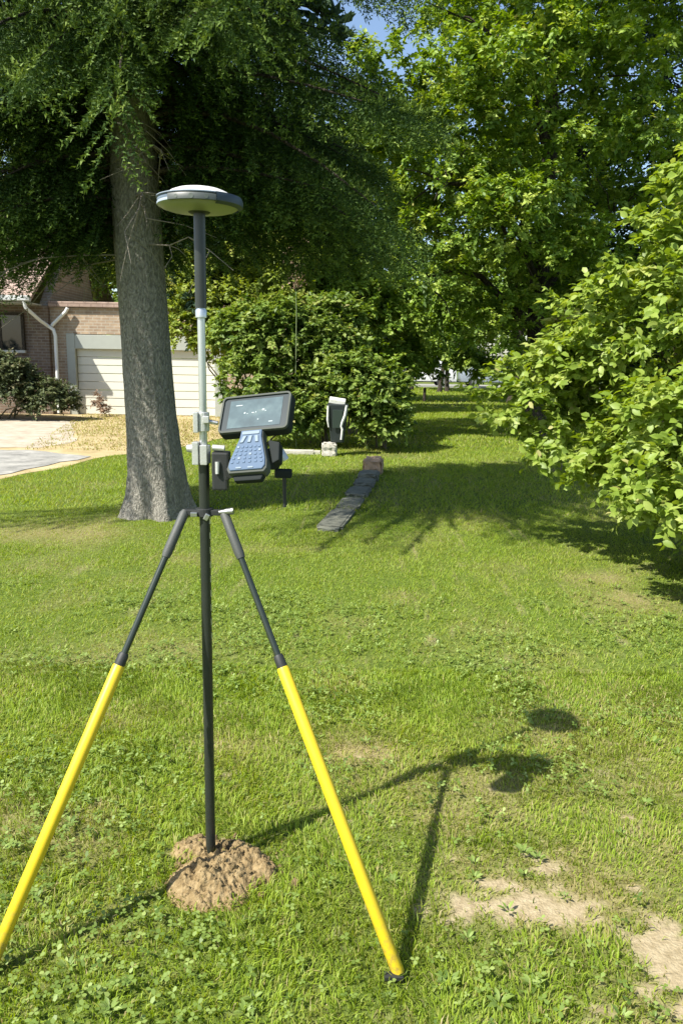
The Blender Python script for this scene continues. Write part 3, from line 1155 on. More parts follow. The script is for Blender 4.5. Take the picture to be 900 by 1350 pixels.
# ------------------------------------------------------------------ leafy trees and shrubs
leafy_plant('leafy_tree', (4.2, 17.0, 0), 'big leafy tree with a sunlit crown filling the top centre', 'tree',
            [((3.9, 16.2, 6.6), (2.9, 2.5, 2.2)), ((1.9, 15.6, 4.9), (1.6, 1.5, 1.3)), ((2.6, 15.4, 7.4), (1.9, 1.6, 1.5)), ((1.6, 15.9, 3.2), (1.25, 1.2, .9)),
             ((3.0, 15.2, 3.9), (1.3, 1.2, 1.0)), ((5.8, 17.6, 4.6), (2.2, 1.8, 1.8)), ((4.4, 17.0, 9.6), (2.6, 2.4, 1.9)), ((3.9, 16.2, 2.6), (1.7, 1.4, .8)), ((2.3, 13.4, 10.6), (2.0, 1.9, 1.4)), ((4.6, 14.6, 11.2), (2.1, 2.0, 1.5)), ((.6, 15.0, 6.6), (1.0, 1.0, .9)), ((1.1, 16.4, 5.6), (1.0, .9, .9)), ((.7, 17.3, 4.3), (.9, .9, .9)), ((1.9, 16.9, 4.1), (.9, .9, .9)), ((3.9, 15.2, 5.7), (1.5, .9, 1.2)), ((4.6, 18.6, 6.0), (2.6, 1.5, 2.6)), ((5.2, 15.6, 7.6), (1.4, 1.0, 1.1)), ((4.9, 15.6, 3.4), (1.2, 1.0, .9)), ((4.1, 14.7, 5.5), (.75, .5, .7)), ((4.0, 14.7, 6.6), (.8, .5, .7)), ((2.2, 18.4, 6.6), (1.8, 1.0, 1.8)), ((3.4, 18.6, 8.8), (2.4, 1.0, 1.8)), ((4.0, 18.6, 3.6), (2.4, 1.0, 1.4)), ((4.0, 15.0, 7.0), (1.1, .8, .9)), ((3.7, 15.0, 4.6), (1.0, .8, .9)),  # the high front lobes, above the view, are added to shade the crown's right
             ((2.9, 16.0, 2.0), (.9, .8, .6)), ((2.2, 16.2, 1.95), (.8, .7, .5)), ((3.9, 16.0, 1.7), (.9, .7, .5)), ((6.0, 17.3, 2.5), (1.7, 1.3, 1.0))],
            'tree_leaf', 5300, 39, .116, .062, .36, 101, trunk_r=.2, trunk_top=(4.0, 16.9, 8.5), inner=.6, tone0=.5, toneby=.2, bunch=95, bsize=(.5, .95))
SHR = 'shrubs in the tall row behind the controller'
shrubs = [
    ('broad shrub with pale green leaves standing right of the black cabinet', (.62, 13.9, 0), [((.55, 13.7, 1.0), (.62, .6, .55)), ((.75, 13.6, .5), (.45, .45, .4)), ((.15, 13.7, 1.35), (.5, .5, .42))], 'shrub_leaf', 240, 7),
    ('dense shrub standing just behind the black cabinet', (-.35, 14.4, 0), [((-.4, 14.2, 1.0), (.7, .6, .8)), ((-.3, 14.3, 1.9), (.75, .6, .6)), ((-.7, 13.9, .6), (.5, .5, .5)), ((-.2, 14.7, 2.3), (.6, .6, .5))], 'shrub_leaf', 420, 8),
    ('shrub rising behind the controller screen', (-1.5, 14.2, 0), [((-1.5, 14.1, 1.2), (.7, .6, .8)), ((-1.3, 14.2, 2.1), (.75, .6, .6)), ((-1.1, 13.9, .6), (.5, .5, .5)), ((-1.95, 14.4, 2.0), (.5, .5, .5))], 'shrub_leaf', 400, 9),
    ('yellow-green tall shrub between the spruce trunk and the white part of the pole', (-1.9, 15.6, 0), [((-2.1, 15.5, 2.5), (.8, .7, .8)), ((-1.3, 15.5, 2.9), (.7, .7, .7)), ((-2.6, 15.8, 3.2), (.8, .7, .7)), ((-3.1, 15.8, 2.5), (.6, .6, .55)), ((-2.75, 15.5, 1.9), (.4, .4, .3)), ((-3.15, 15.5, 1.95), (.55, .5, .42)), ((-1.9, 15.6, 3.8), (.9, .7, .7)), ((-.9, 15.6, 3.7), (.8, .7, .7)), ((-2.0, 15.6, 1.7), (.7, .6, .6))], 'yellow_leaf', 560, 10),
    ('tall shrub behind the others below the big leafy tree', (.2, 16.4, 0), [((.1, 16.2, 2.8), (.8, .7, .7)), ((.9, 16.4, 2.3), (.8, .7, .7)), ((-.6, 16.4, 3.4), (.8, .7, .7)), ((.7, 16.3, 1.4), (.7, .7, .6)), ((1.3, 16.6, 1.6), (.5, .5, .5))], 'tree_leaf', 420, 11),
]
for lb, base, lobes, leaf, ncl, sd_ in shrubs:
    leafy_plant('shrub', base, lb, 'shrub', lobes, leaf, int(ncl * 1.7), 42, .10, .06, .30, sd_ + 200, SHR, trunk_r=.022, stems=6, inner=.5, tone0=.5, toneby=.17, bark='stem')

# pale tree left of the house gap and behind the garage
leafy_plant('leafy_tree', (-6.2, 26.5, 0), 'yellow-green tree rising behind the garage roof', 'tree',
            [((-6.5, 26, 4.2), (2.2, 1.8, 1.5)), ((-4.2, 26.3, 4.8), (1.9, 1.6, 1.7)), ((-8.2, 26.6, 5.2), (1.8, 1.7, 1.5)), ((-5.5, 26.4, 6.6), (2.2, 1.8, 1.6)), ((-3.0, 26, 3.2), (1.3, 1.2, 1.2)), ((-9, 27, 8), (2.5, 2, 2))],
            'yellow_leaf', 1000, 42, .17, .095, .55, 131, trunk_r=.17, trunk_top=(-6.0, 26.5, 6.5), inner=.5, toneby=.2)
leafy_plant('leafy_tree', (-1.6, 23.5, 0), 'leafy tree in the second row behind the shrubs', 'tree',
            [((-1.6, 23.2, 4.6), (2.0, 1.7, 1.7)), ((.3, 23.4, 4.2), (1.4, 1.3, 1.3)), ((-1.0, 23.5, 7.0), (2.0, 1.7, 1.6)), ((-3.4, 23.3, 3.6), (1.7, 1.4, 1.5)), ((.2, 23.2, 2.4), (.9, .9, .8))],
            'shrub_leaf', 1100, 42, .15, .085, .5, 132, trunk_r=.16, trunk_top=(-1.5, 23.5, 7), inner=.5, toneby=.2)
leafy_plant('leafy_tree', (.9, 30.5, 0), 'leafy tree beside the far end of the lawn', 'tree',
            [((.6, 30.2, 4.0), (1.8, 1.6, 1.4)), ((2.0, 30.4, 3.6), (1.3, 1.3, 1.0)), ((2.7, 30.3, 2.0), (1.2, 1.1, .85)), ((4.6, 31.0, 1.75), (1.1, 1.0, .6)), ((3.2, 31.0, 1.15), (.75, .7, .5)), ((5.9, 31.0, 1.25), (1.0, .8, .6)), ((4.9, 31.0, 1.55), (.8, .7, .45)), ((.9, 30.5, 6.4), (2.4, 2, 1.9)), ((-1.2, 30.2, 4.0), (2.0, 1.8, 1.9)), ((1.5, 30.0, 8.8), (2.4, 2, 1.8))],
            'tree_leaf', 1000, 42, .2, .11, .6, 133, trunk_r=.2, trunk_top=(.9, 30.5, 8), inner=.5, toneby=.2)
leafy_plant('leafy_tree', (6.6, 30.0, 0), 'dark leafy tree over the far lawn behind the big tree', 'tree',
            [((6.0, 30, 4.4), (2.6, 2.0, 1.9)), ((8.6, 30.2, 4.6), (2.4, 2.0, 2.2)), ((4.6, 30, 3.6), (1.4, 1.3, 1.2)), ((6.6, 30, 8.0), (3.0, 2.3, 2.2))],
            'tree_leaf', 1100, 42, .2, .11, .6, 134, trunk_r=.22, trunk_top=(6.6, 30, 8), inner=.5, tone0=.35)
# slender trunks at the end of the lawn
TRK = 'slender trees at the far end of the lawn'
for x, y, lean, lb, s in ((4.85, 39.5, .3, 'thin leaning tree in front of the pale car', 1.), (5.35, 40.2, -.25, 'thin forked tree right of the white car', .9), (3.6, 41.5, .05, 'straight thin tree left of the parked cars', 1.1)):
    leafy_plant('slender_tree', (x, y, 0), lb, 'tree', [((x + lean, y, 3.0 * s + .3), (1.3, 1.2, 1.0)), ((x + lean * 2 + .4, y + .2, 4.6 * s), (1.6, 1.4, 1.2)), ((x - .8, y, 3.9 * s), (1.2, 1.1, .9))],
                'tree_leaf', 170, 36, .24, .13, .6, int(x * 100), TRK, trunk_r=.10, trunk_top=(x + lean * 1.6, y, 4.2 * s), inner=.4, tone0=.4)
# the wood beyond the road
BK = 'trees beyond the far road'
bt = [('rounded leafy tree beyond the road straight past the lawn', 5.5, 60, 5.0, 8.5), ('broad leafy tree beyond the road behind the shrubs', -2.5, 58, 5.5, 9.5), ('tall leafy tree beyond the road above the garage', -13, 56, 6, 11),
      ('leafy tree beyond the road behind the bright bush', 15, 57, 6, 10), ('leafy tree beyond the road hidden by the house roof', -24, 58, 6.5, 11), ('leafy tree beyond the road at the right edge', 25, 59, 6.5, 12)]
for i, (lb, x, y, rr, hh) in enumerate(bt):
    leafy_plant('background_tree', (x, y, 0), lb, 'tree', [((x, y, hh * .55), (rr, rr * .7, hh * .36)), ((x - rr * .5, y - 1, hh * .38), (rr * .6, rr * .5, hh * .3)), ((x + rr * .5, y - 1, hh * .34), (rr * .65, rr * .5, hh * .28)),
                                                          ((x, y - 1.5, hh * .2), (rr * .8, rr * .4, hh * .17)), ((x, y, hh * .85), (rr * .6, rr * .5, hh * .25))],
                'shrub_leaf', 420, 36, .42, .25, 1.1, 300 + i, BK, trunk_r=.25, trunk_top=(x, y, hh * .7), inner=.45, tone0=.42)

# the bright bush close on the right
BB = (3.0, 6.0, 0)
lob = [((2.7, 6.3, 1.2), (1.25, .95, .55)), ((2.65, 5.95, 1.95), (1.05, .9, .66)), ((2.95, 5.75, 2.68), (.9, .8, .62)), ((1.66, 6.65, 1.26), (.56, .5, .36)), ((2.4, 4.78, .74), (.72, .42, .40)),
       ((3.8, 5.6, 1.6), (1.0, 1.0, 1.2)), ((2.25, 6.0, 1.68), (.55, .5, .42)), ((2.75, 4.75, .5), (.55, .42, .3)), ((2.95, 5.2, 1.75), (.7, .5, .6)), ((3.0, 5.4, .6), (.9, .7, .5)), ((2.45, 5.2, 1.25), (.6, .5, .4)), ((2.0, 6.3, 1.5), (.6, .5, .42)),
       ((1.95, 6.4, .95), (.5, .45, .36)), ((2.2, 5.8, .85), (.5, .45, .40))]
bush, g = leafy_plant('leafy_bush', BB, 'bright green large-leaved bush at the right edge of the lawn', 'bush', lob, 'bush_leaf', 1600, 33, .076, .047, .24, 61, fine=True, inner=.5, tone0=.52, toneby=.12)
P_, D_, N_, LN, WD, TN = g
view = cam.matrix_world.inverted()
Rv = np.array(view.to_3x3())
tv = np.array(view.translation)
pc = P_ @ Rv.T + tv
u_, v_ = pc[:, 0] / -pc[:, 2], pc[:, 1] / -pc[:, 2]
inside = (np.abs(u_) < .45 * 900 / 1014 * 1.08) & (np.abs(v_) < .66)
dist = np.where(inside, -pc[:, 2] / LN, 1e9)
order = np.argsort(dist)
pick = np.zeros(len(P_), bool)
pick[order[:290]] = True
rest = ~pick
v, f, t = leaf_geo(P_[rest], D_[rest], N_[rest], LN[rest], WD[rest], TN[rest], True)
tag(link('foliage', mesh_np('leaves', v, f, M['bush_leaf'], t), bush), kind='stuff')
protos = []
for tn in (.3, .45, .55, .65, .8):
    v, f, t = leaf_geo(np.zeros((1, 3)), np.array([[1., 0, 0]]), np.array([[0, 0, 1.]]), np.ones(1), np.array([.61]), np.array([tn]), True)
    protos.append(mesh_np('leaf', v, f, M['bush_leaf'], t))
Du = unit(D_)
Su = unit(np.cross(Du, N_))
Uu = np.cross(Su, Du)
for i in np.nonzero(pick)[0]:
    o = bpy.data.objects.new('leaf', protos[int(np.argmin(np.abs(np.array([.3, .45, .55, .65, .8]) - TN[i])))])
    C.objects.link(o)
    o.parent = bush
    m = Matrix((( Du[i][0], -Su[i][0], Uu[i][0], 0), (Du[i][1], -Su[i][1], Uu[i][1], 0), (Du[i][2], -Su[i][2], Uu[i][2], 0), (0, 0, 0, 1)))
    o.matrix_local = Matrix.Translation(Vector(P_[i]) - Vector(BB)) @ m @ Matrix.Scale(float(LN[i]), 4)
woody(bush, BB, [(c_, tuple(.5 * k_ for k_ in r_3)) for c_, r_3 in lob if c_[0] > 2.2], .024, None, 12, np.random.default_rng(3), 'stem')

# bush against the house
leafy_plant('house_bush', (-8.4, 18.9, 0), 'dusty dark green bush against the brick house', 'bush',
            [((-8.4, 18.9, .75), (1.1, .8, .8)), ((-7.2, 18.9, .5), (.7, .6, .5)), ((-9.4, 19.0, 1.0), (1.0, .8, .9)), ((-8.1, 18.8, 1.15), (.6, .55, .5))],
            'dusty_leaf', 1100, 42, .085, .05, .3, 71, trunk_r=.025, stems=7, inner=.5, toneby=.18, bark='stem')
leafy_plant('weed_clump', (-6.35, 20.2, 0), 'small straw-coloured weed against the garage door', 'weed',
            [((-6.35, 20.2, .35), (.16, .16, .34)), ((-6.2, 20.15, .15), (.2, .16, .14))], 'dead_leaf', 40, 24, .07, .03, .14, 72, trunk_r=.008, stems=4, inner=.1, bark='stem')
# sapling with yellow-orange leaves seen past the bright bush
leafy_plant('maple_sapling', (3.15, 11.2, 0), 'small sapling with yellow-green leaves behind the bright bush', 'sapling',
            [((3.15, 11.2, 2.15), (.3, .3, .22)), ((3.3, 11.25, 1.8), (.32, .3, .25)), ((3.0, 11.2, 1.5), (.3, .3, .3))], 'yellow_leaf', 60, 24, .12, .085, .2, 73, trunk_r=.012, stems=4, inner=.2, tone0=.8, bark='stem')

# dried stalk among the shrubs
t_ = empty('dead_stalk', (-.84, 13.75, 0), 'tall thin stalk with a dried pinkish flower head among the shrubs', 'stalk')
MB().tube([(-.84, 13.9, 0), (-.85, 13.8, 1.2), (-.82, 13.45, 2.4), (-.86, 13.4, 3.3)], [.010, .009, .008, .005], 6).build('stem', mat('pale_green_stalk', (.20, .25, .11), .7), t_, smooth=True)
r2 = np.random.default_rng(12)
n_ = 130
hz_ = 2.75 + r2.random(n_) * .85
P2 = np.stack([-.86 + r2.normal(0, .085, n_) + .05 * np.sin(hz_ * 9), 13.4 + r2.normal(0, .08, n_), hz_], -1)
v, f, t = leaf_geo(P2, r2.normal(size=(n_, 3)) + np.array([0, 0, -.6]), r2.normal(size=(n_, 3)), np.full(n_, .07), np.full(n_, .04), r2.random(n_), False)
tag(link('dried_flower', mesh_np('dried_flower', v, f, M['dead_leaf'], t), t_), kind='stuff')

# broad weeds in the lawn: flat rosettes of narrow leaves
def rosettes():
    r = np.random.default_rng(88)
    spots = [(.62, 2.27, 1.2), (.66, 2.24, 1.0), (1.35, 3.05, 1.3), (1.42, 2.95, 1.1), (1.28, 3.2, .9), (.42, 1.66, 1.2), (.52, 1.72, 1.), (.30, 1.72, 1.1), (-.55, 1.62, 1.1), (-.70, 1.75, 1.2), (-.2, 1.66, .9), (2.02, 4.55, 1.8), (2.1, 4.7, 1.8), (1.9, 4.95, 1.2), (2.0, 5.35, 1.3), (1.85, 5.5, 1.1)]
    for _ in range(60):
        y = 1.4 + 3.6 * r.random()
        spots.append(((r.random() * 2 - 1) * .5 * y, y, .5 + .5 * r.random()))
    P, D, N_, LN, WD, T = [], [], [], [], [], []
    for x, y, k in spots:
        if math.hypot(x + .36, y - 2.14) < .2: continue
        n = int(7 + 5 * r.random())
        for j in range(n):
            a = j * 2 * PI / n + r.normal(0, .25)
            P.append((x + .006 * math.cos(a), y + .006 * math.sin(a), float(gz(np.array(x), np.array(y))) + .012))
            up = .35 + .5 * r.random()
            D.append((math.cos(a), math.sin(a), up))
            N_.append((-math.cos(a) * up + r.normal(0, .2), -math.sin(a) * up + r.normal(0, .2), 1))
            l = .028 * k * (.6 + .7 * r.random())
            LN.append(l)
            WD.append(l * .38)
            T.append(np.clip(.45 + r.normal(0, .2), 0, 1))
    return leaf_geo(np.array(P), np.array(D), np.array(N_), np.array(LN), np.array(WD), np.array(T), True)


v, f, t = rosettes()
tag(link('weeds', mesh_np('weeds', v, f, M['clover'], t)), 'broad weeds growing here and there in the near lawn', 'weeds', kind='stuff')

# ------------------------------------------------------------------ house and garage
H0 = (-9.5, 20.6, 0)
house = empty('brick_house', H0, 'tan brick house with attached garage and a white panelled door', 'house')
WX = -7.72
MB().box((-12.86, 22.6, 1.35), (10.28, 4.0, 2.9)).build('wall', M['brick_shaded'], house)
# garage front with its opening
GY = 20.75
gx0, gx1, gz1 = -7.30, -3.2, 2.11
m = MB()
m.box(((WX + gx0) / 2 + .001, GY + .15, 1.4), (gx0 - WX - .004, .3, 2.76))
m.box(((gx1 - 1.2) / 2, GY + .15, 1.4), (2.0, .3, 2.76))
m.box(((gx0 + gx1) / 2, GY + .15, (gz1 + 2.78) / 2), (gx1 - gx0 - .004, .298, 2.78 - gz1))
m.build('garage_wall', M['brick'], house)
MB().box((-4.5, 22.7, 2.86), (6.44, 4.1, .14)).build('garage_roof', M['shingle'], house, bevel=.02)
m = MB()
m.box((gx0 + .11, GY - .01, 1.06), (.22, .14, 2.12))
m.box((gx1 - .11, GY - .01, 1.06), (.22, .14, 2.12))
m.box(((gx0 + gx1) / 2, GY - .008, gz1 - .20), (gx1 - gx0 - .446, .136, .36))
m.build('garage_frame', M['frame_grey'], house, bevel=.01)
np_ = 8
ph = (gz1 - .38) / np_
for i in range(np_):
    w_ = gx1 - gx0 - .45
    x_ = (gx0 + gx1) / 2
    z_ = ph * (i + .5)
    mb = MB()
    mb.prism([(-w_ / 2, -ph / 2 + .003), (w_ / 2, -ph / 2 + .003), (w_ / 2, ph / 2 - .005), (-w_ / 2, ph / 2 - .005)], 0, .045, .0)
    o = mb.build('door_panel', M['door_panel'], house, bevel=.012, M4=Matrix.Translation((x_, GY + .10, z_ + .01)) @ Matrix.Rotation(PI / 2 - .05, 4, 'X'))
# roof slope with eave and gutter
ez, ey = 2.86, 19.75
m = MB()
x0, x1 = -18.5, -7.80
prof = [(ey, ez), (ey, ez + .10), (23.6, ez + 2.7), (27.4, ez + .10), (27.4, ez), (23.6, ez + 2.58)]
V = [(x0, a, b) for a, b in prof] + [(x1, a, b) for a, b in prof]
m.add(V, [(0, 1, 2, 5), (5, 2, 3, 4), (6, 11, 8, 7), (11, 10, 9, 8), (0, 6, 7, 1), (1, 7, 8, 2), (2, 8, 9, 3), (3, 9, 10, 4), (0, 5, 11, 6), (5, 4, 10, 11)])
m.build('roof', M['shingle'], house)
MB().box((-13.2, 20.19, 2.82), (10.7, .80, .03)).build('soffit', M['soffit'], house)
m = MB()
m.add([(x0, ey - .13, 2.99), (x0, ey - .13, 2.88), (x0, ey - .09, 2.85), (x0, ey - .006, 2.85), (x0, ey - .006, 2.99), (x1, ey - .13, 2.99), (x1, ey - .13, 2.88), (x1, ey - .09, 2.85), (x1, ey - .006, 2.85), (x1, ey - .006, 2.99)],
      [(0, 1, 6, 5), (1, 2, 7, 6), (2, 3, 8, 7), (3, 4, 9, 8), (0, 4, 3, 2, 1), (5, 6, 7, 8, 9)])
m.build('gutter', M['gutter'], house)
MB().add([(WX - .01, 20.62, 2.75), (WX - .01, 24.58, 2.75), (WX - .01, 23.6, 5.1), (WX - .01, 22.0, 4.1), (WX - .25, 20.62, 2.75), (WX - .25, 24.58, 2.75), (WX - .25, 23.6, 5.1), (WX - .25, 22.0, 4.1)],
         [(0, 1, 2, 3), (7, 6, 5, 4), (0, 3, 7, 4), (3, 2, 6, 7), (2, 1, 5, 6), (1, 0, 4, 5)]).build('gable', M['brick'], house)
MB().tube([(-7.95, 19.68, 2.85), (-7.92, 19.70, 2.70), (-7.78, 20.2, 2.42), (-7.70, 20.5, 2.30), (-7.56, 20.52, 2.20), (-7.52, 20.52, 2.05), (-7.53, 20.52, .05)], .045, 10).build('downspout', M['white_metal'], house, smooth=True)
MB().tube([(-7.62, 20.56, 2.30), (-7.45, 20.6, 2.48), (-7.26, 20.62, 2.66), (-7.2, 20.62, 2.76)], .045, 10).build('downspout', M['white_metal'], house, smooth=True)
wn_ = MB().box((-8.95, 20.575, 2.1), (1.1, .05, .9)).build('window', M['dark_glass'], house)
mf = MB()
mf.box((-8.95, 20.57, 1.63), (1.24, .12, .07))
mf.build('sill', M['sill'], wn_)
mf = MB()
mf.box((-8.95, 20.545, 2.585), (1.22, .08, .07)).box((-9.535, 20.545, 2.11), (.07, .08, .88)).box((-8.365, 20.545, 2.11), (.07, .08, .88))
mf.box((-8.95, 20.56, 2.1), (.05, .05, .87))
mf.build('frame', M['bark_dark'], wn_)

# ------------------------------------------------------------------ things on the lawn
# black cabinet on its stone
cb = empty('utility_cabinet', (-.10, 12.9, 0), 'black utility cabinet with a pale cap and a white strip for its lit edge', 'cabinet')
m = MB()
m.add([(-.20, 12.78, .22), (.02, 12.76, .22), (.02, 13.0, .22), (-.20, 13.02, .22), (-.27, 12.74, .86), (.09, 12.72, .86), (.09, 13.04, .86), (-.27, 13.06, .86)],
      [(0, 3, 2, 1), (4, 5, 6, 7), (0, 1, 5, 4), (1, 2, 6, 5), (2, 3, 7, 6), (3, 0, 4, 7)])
m.build('body', M['box_black'], cb, bevel=.02)
MB().box((-.10, 12.88, .905), (.27, .24, .075), Euler((.12, .14, 0)).to_matrix()).build('cap', M['box_white'], cb, bevel=.012)
m = MB()
m.tube([(.055, 12.70, .84), (.03, 12.705, .68), (-.015, 12.715, .56), (-.03, 12.715, .50), (-.01, 12.72, .44), (-.025, 12.735, .28)], [.022, .027, .024, .018, .022, .020], 6)
m.build('edge_strip', M['box_white'], cb)  # the sunlit fold of the edge, its light put into white colour
MB().tube([(-.25, 12.73, .83), (-.255, 12.73, .6), (-.235, 12.74, .48)], [.018, .02, .012], 6).build('edge_strip', M['box_white'], cb)
MB().box((-.09, 12.71, .62), (.16, .02, .30), Euler((.06, 0, 0)).to_matrix()).build('door', mat('green_black_door', (.03, .045, .036), .4), cb, bevel=.006)


def rough_stone(name, c, s, m, seed, parent=None, rot=0, amp=.10):
    bm = bmesh.new()
    bmesh.ops.create_cube(bm, size=1)
    bmesh.ops.bevel(bm, geom=bm.edges[:], offset=.10, segments=2, affect='EDGES')
    bmesh.ops.subdivide_edges(bm, edges=[e for e in bm.edges if e.calc_length() > .3], cuts=3, use_grid_fill=True)
    r = random.Random(seed)
    R = Matrix.Rotation(rot, 3, 'Z')
    for v in bm.verts:
        v.co += Vector((r.uniform(-1, 1), r.uniform(-1, 1), r.uniform(-1, 1))) * amp * .5
        v.co = R @ Vector((v.co.x * s[0], v.co.y * s[1], v.co.z * s[2])) + Vector(c)
    me = bpy.data.meshes.new(name)
    bm.to_mesh(me)
    bm.free()
    me.materials.append(m)
    return link(name, me, parent)


tag(rough_stone('foot_stone', (-.22, 12.82, .10), (.24, .3, .24), M['concrete'], 4), 'pale rough stone under the black cabinet', 'stone')
tag(rough_stone('concrete_kerb', (-.95, 12.95, .02), (1.15, .16, .10), M['concrete'], 5, amp=.02), 'pale low concrete strip on the grass left of the cabinet', 'kerb')
ed = empty('garden_edging', (.15, 9, 0), 'row of sunken grey stones ending in a tan block on the lawn', 'edging')
for i, (c, s, mm, rot, amp) in enumerate([((-.045, 7.55, .012), (.25, 1.02, .05), 'stone', -.16, .02), ((.10, 8.42, .012), (.25, .62, .05), 'stone', -.15, .04), ((.20, 9.10, .02), (.26, .55, .08), 'stone', -.15, .06),
                                         ((.29, 9.72, .025), (.25, .5, .10), 'stone', -.12, .07), ((.36, 10.3, .035), (.27, .45, .13), 'stone', -.12, .07), ((.44, 10.9, .09), (.27, .42, .26), 'tan_stone', -.1, .08)]):
    rough_stone('stone', c, s, M[mm], 20 + i, ed, rot, amp)

# far post and parked cars
MB().tube([(3.15, 30.3, -.05), (3.15, 30.3, .52)], .06, 8).add(*[[(3.07, 30.22, .52), (3.23, 30.22, .52), (3.23, 30.38, .52), (3.07, 30.38, .52), (3.15, 30.3, .58)], [(0, 1, 4), (1, 2, 4), (2, 3, 4), (3, 0, 4), (3, 2, 1, 0)]])
pst = MB().tube([(3.15, 30.3, -.05), (3.15, 30.3, .50), (3.15, 30.3, .54)], [.06, .06, .02], 10).build('wooden_post', M['bark_dark'])
tag(pst, 'short dark post standing on the far lawn', 'post')


def car(x, y, m, label, van=False):
    root = empty('parked_car', (x, y, 0), label, 'car', 'cars parked on the far road')
    L2 = 2.2
    if van: prof = [(-L2, .35), (-L2, 1.0), (-2.0, 1.1), (-1.75, 1.85), (1.0, 1.88), (1.55, 1.15), (2.15, 1.0), (L2, .6), (L2, .35)]
    else: prof = [(-L2, .35), (-L2, .85), (-1.7, .98), (-1.05, 1.42), (.35, 1.44), (1.1, .98), (2.05, .82), (L2, .55), (L2, .35)]
    n = len(prof)
    V = [(x + a, y - .85, b) for a, b in prof] + [(x + a, y + .85, b) for a, b in prof]
    F = [tuple(range(n)), tuple(range(n, 2 * n))[::-1]] + [(k, (k + 1) % n, n + (k + 1) % n, n + k) for k in range(n)]
    MB().add(V, F).build('body', m, root, bevel=.05, smooth=True)
    g_ = [(a * .9, 1.0 + (b - .98) * .82) for a, b in prof if b > 1.05] if van else [(-1.45, 1.0), (-1.0, 1.36), (.3, 1.38), (.85, 1.0)]
    if van: g_ = [(-1.8, 1.12), (-1.6, 1.72), (.85, 1.75), (1.3, 1.18)]
    MB().add([(x + a, y - .866, b) for a, b in g_] + [(x + a, y - .84, b) for a, b in g_], [(0, 1, 2, 3), (7, 6, 5, 4), (0, 4, 5, 1), (1, 5, 6, 2), (2, 6, 7, 3), (3, 7, 4, 0)]).build('window', M['dark_glass'], root)
    for wx in (-1.4, 1.35):
        for wy in (-.84, .72):
            wh = MB().tube([(x + wx, y + wy - .03, .33), (x + wx, y + wy + .15, .33)], .33, 20).build('wheel', M['tyre'], root)
            MB().tube([(x + wx, y + wy - .045, .33), (x + wx, y + wy - .02, .33)], .2, 16).build('rim', M['steel'], wh)


car(4.5, 47.2, M['car_white'], 'white parked car past the end of the lawn', True)
car(9.2, 47.4, M['car_silver'], 'silver-blue parked car right of the white one')
kb = MB()
kb.box((4, 45.6, .06), (70, .2, .16)).build('kerb', M['pale_paint'])
tag(bpy.data.objects['kerb'], kind='structure')

# ------------------------------------------------------------------ survey gear
PX, PY = -.406, 2.242


def soil_mound():
    n = 170
    a = np.linspace(-.24, .24, n)
    xx, yy = np.meshgrid(a, a)
    wx, wy = xx - .36, yy + 2.14
    lump = lambda cx, cy, rx, ry, h: h * np.clip(1 - ((wx - cx) / rx) ** 2 - ((wy - cy) / ry) ** 2, 0, 1) ** .9
    hgt = np.maximum.reduce([lump(-.395, 2.10, .125, .125, .062), lump(-.30, 2.19, .10, .08, .058), lump(-.235, 2.16, .06, .055, .045), lump(-.46, 2.27, .085, .075, .035), lump(-.36, 2.27, .10, .06, .03), lump(-.34, 2.05, .09, .07, .03), lump(-.335, 2.16, .125, .11, .055)])
    nn = fbm(xx * 28 + 3, yy * 28 + 8, 61, 5) - .5
    n3 = fbm(xx * 95 + 3, yy * 95 + 1, 65, 4) - .5
    crack = np.abs(fbm(xx * 13 + 9, yy * 13 + 2, 71, 3) - .5)
    on = np.clip(hgt / .02, 0, 1)
    hgt = hgt * (1 + nn * 1.0) + on * (n3 * .022 - .010 * np.clip(1 - crack / .03, 0, 1))
    z = np.where(hgt > .002, hgt, -.012)
    ii = np.arange(n * n).reshape(n, n)
    q = np.stack([ii[:-1, :-1], ii[:-1, 1:], ii[1:, 1:], ii[1:, :-1]], -1).reshape(-1, 4)
    zz = z.ravel()
    q = q[(zz[q] > -.01).any(1)]
    root = empty('soil_mound', (-.36, 2.14, 0), 'mound of loose tan soil round the foot of the survey pole', 'mound')
    link('heap', mesh_np('heap', np.stack([wx.ravel(), wy.ravel(), zz + gz(wx, wy).ravel()], -1), [q], M['soil']), root)
    r = random.Random(9)
    ms = []
    for k in range(4):
        bm = bmesh.new()
        bmesh.ops.create_icosphere(bm, subdivisions=2, radius=1)
        for v in bm.verts: v.co *= r.uniform(.72, 1.2)
        me = bpy.data.meshes.new('clod')
        bm.to_mesh(me)
        bm.free()
        me.materials.append(M['soil'])
        ms.append(me)
    k = 0
    while k < 190:
        x, y = r.gauss(-.34, .125), r.gauss(2.14, .105)
        i, j = int((y - 2.14 + .24) / .48 * (n - 1)), int((x + .36 + .24) / .48 * (n - 1))
        if not (0 <= i < n and 0 <= j < n): continue
        h = max(0, z[i, j])
        o = bpy.data.objects.new('clod', ms[k % 4])
        C.objects.link(o)
        o.parent = root
        s = r.uniform(.0025, .007) if k > 14 else r.uniform(.009, .017)
        o.location = (x + .36, y - 2.14, h + s * .25 + float(gz(np.array(x), np.array(y))))
        o.scale = (s, s * r.uniform(.7, 1.1), s * r.uniform(.6, .9))
        o.rotation_euler = (r.uniform(0, 6), r.uniform(0, 6), r.uniform(0, 6))
        k += 1


soil_mound()

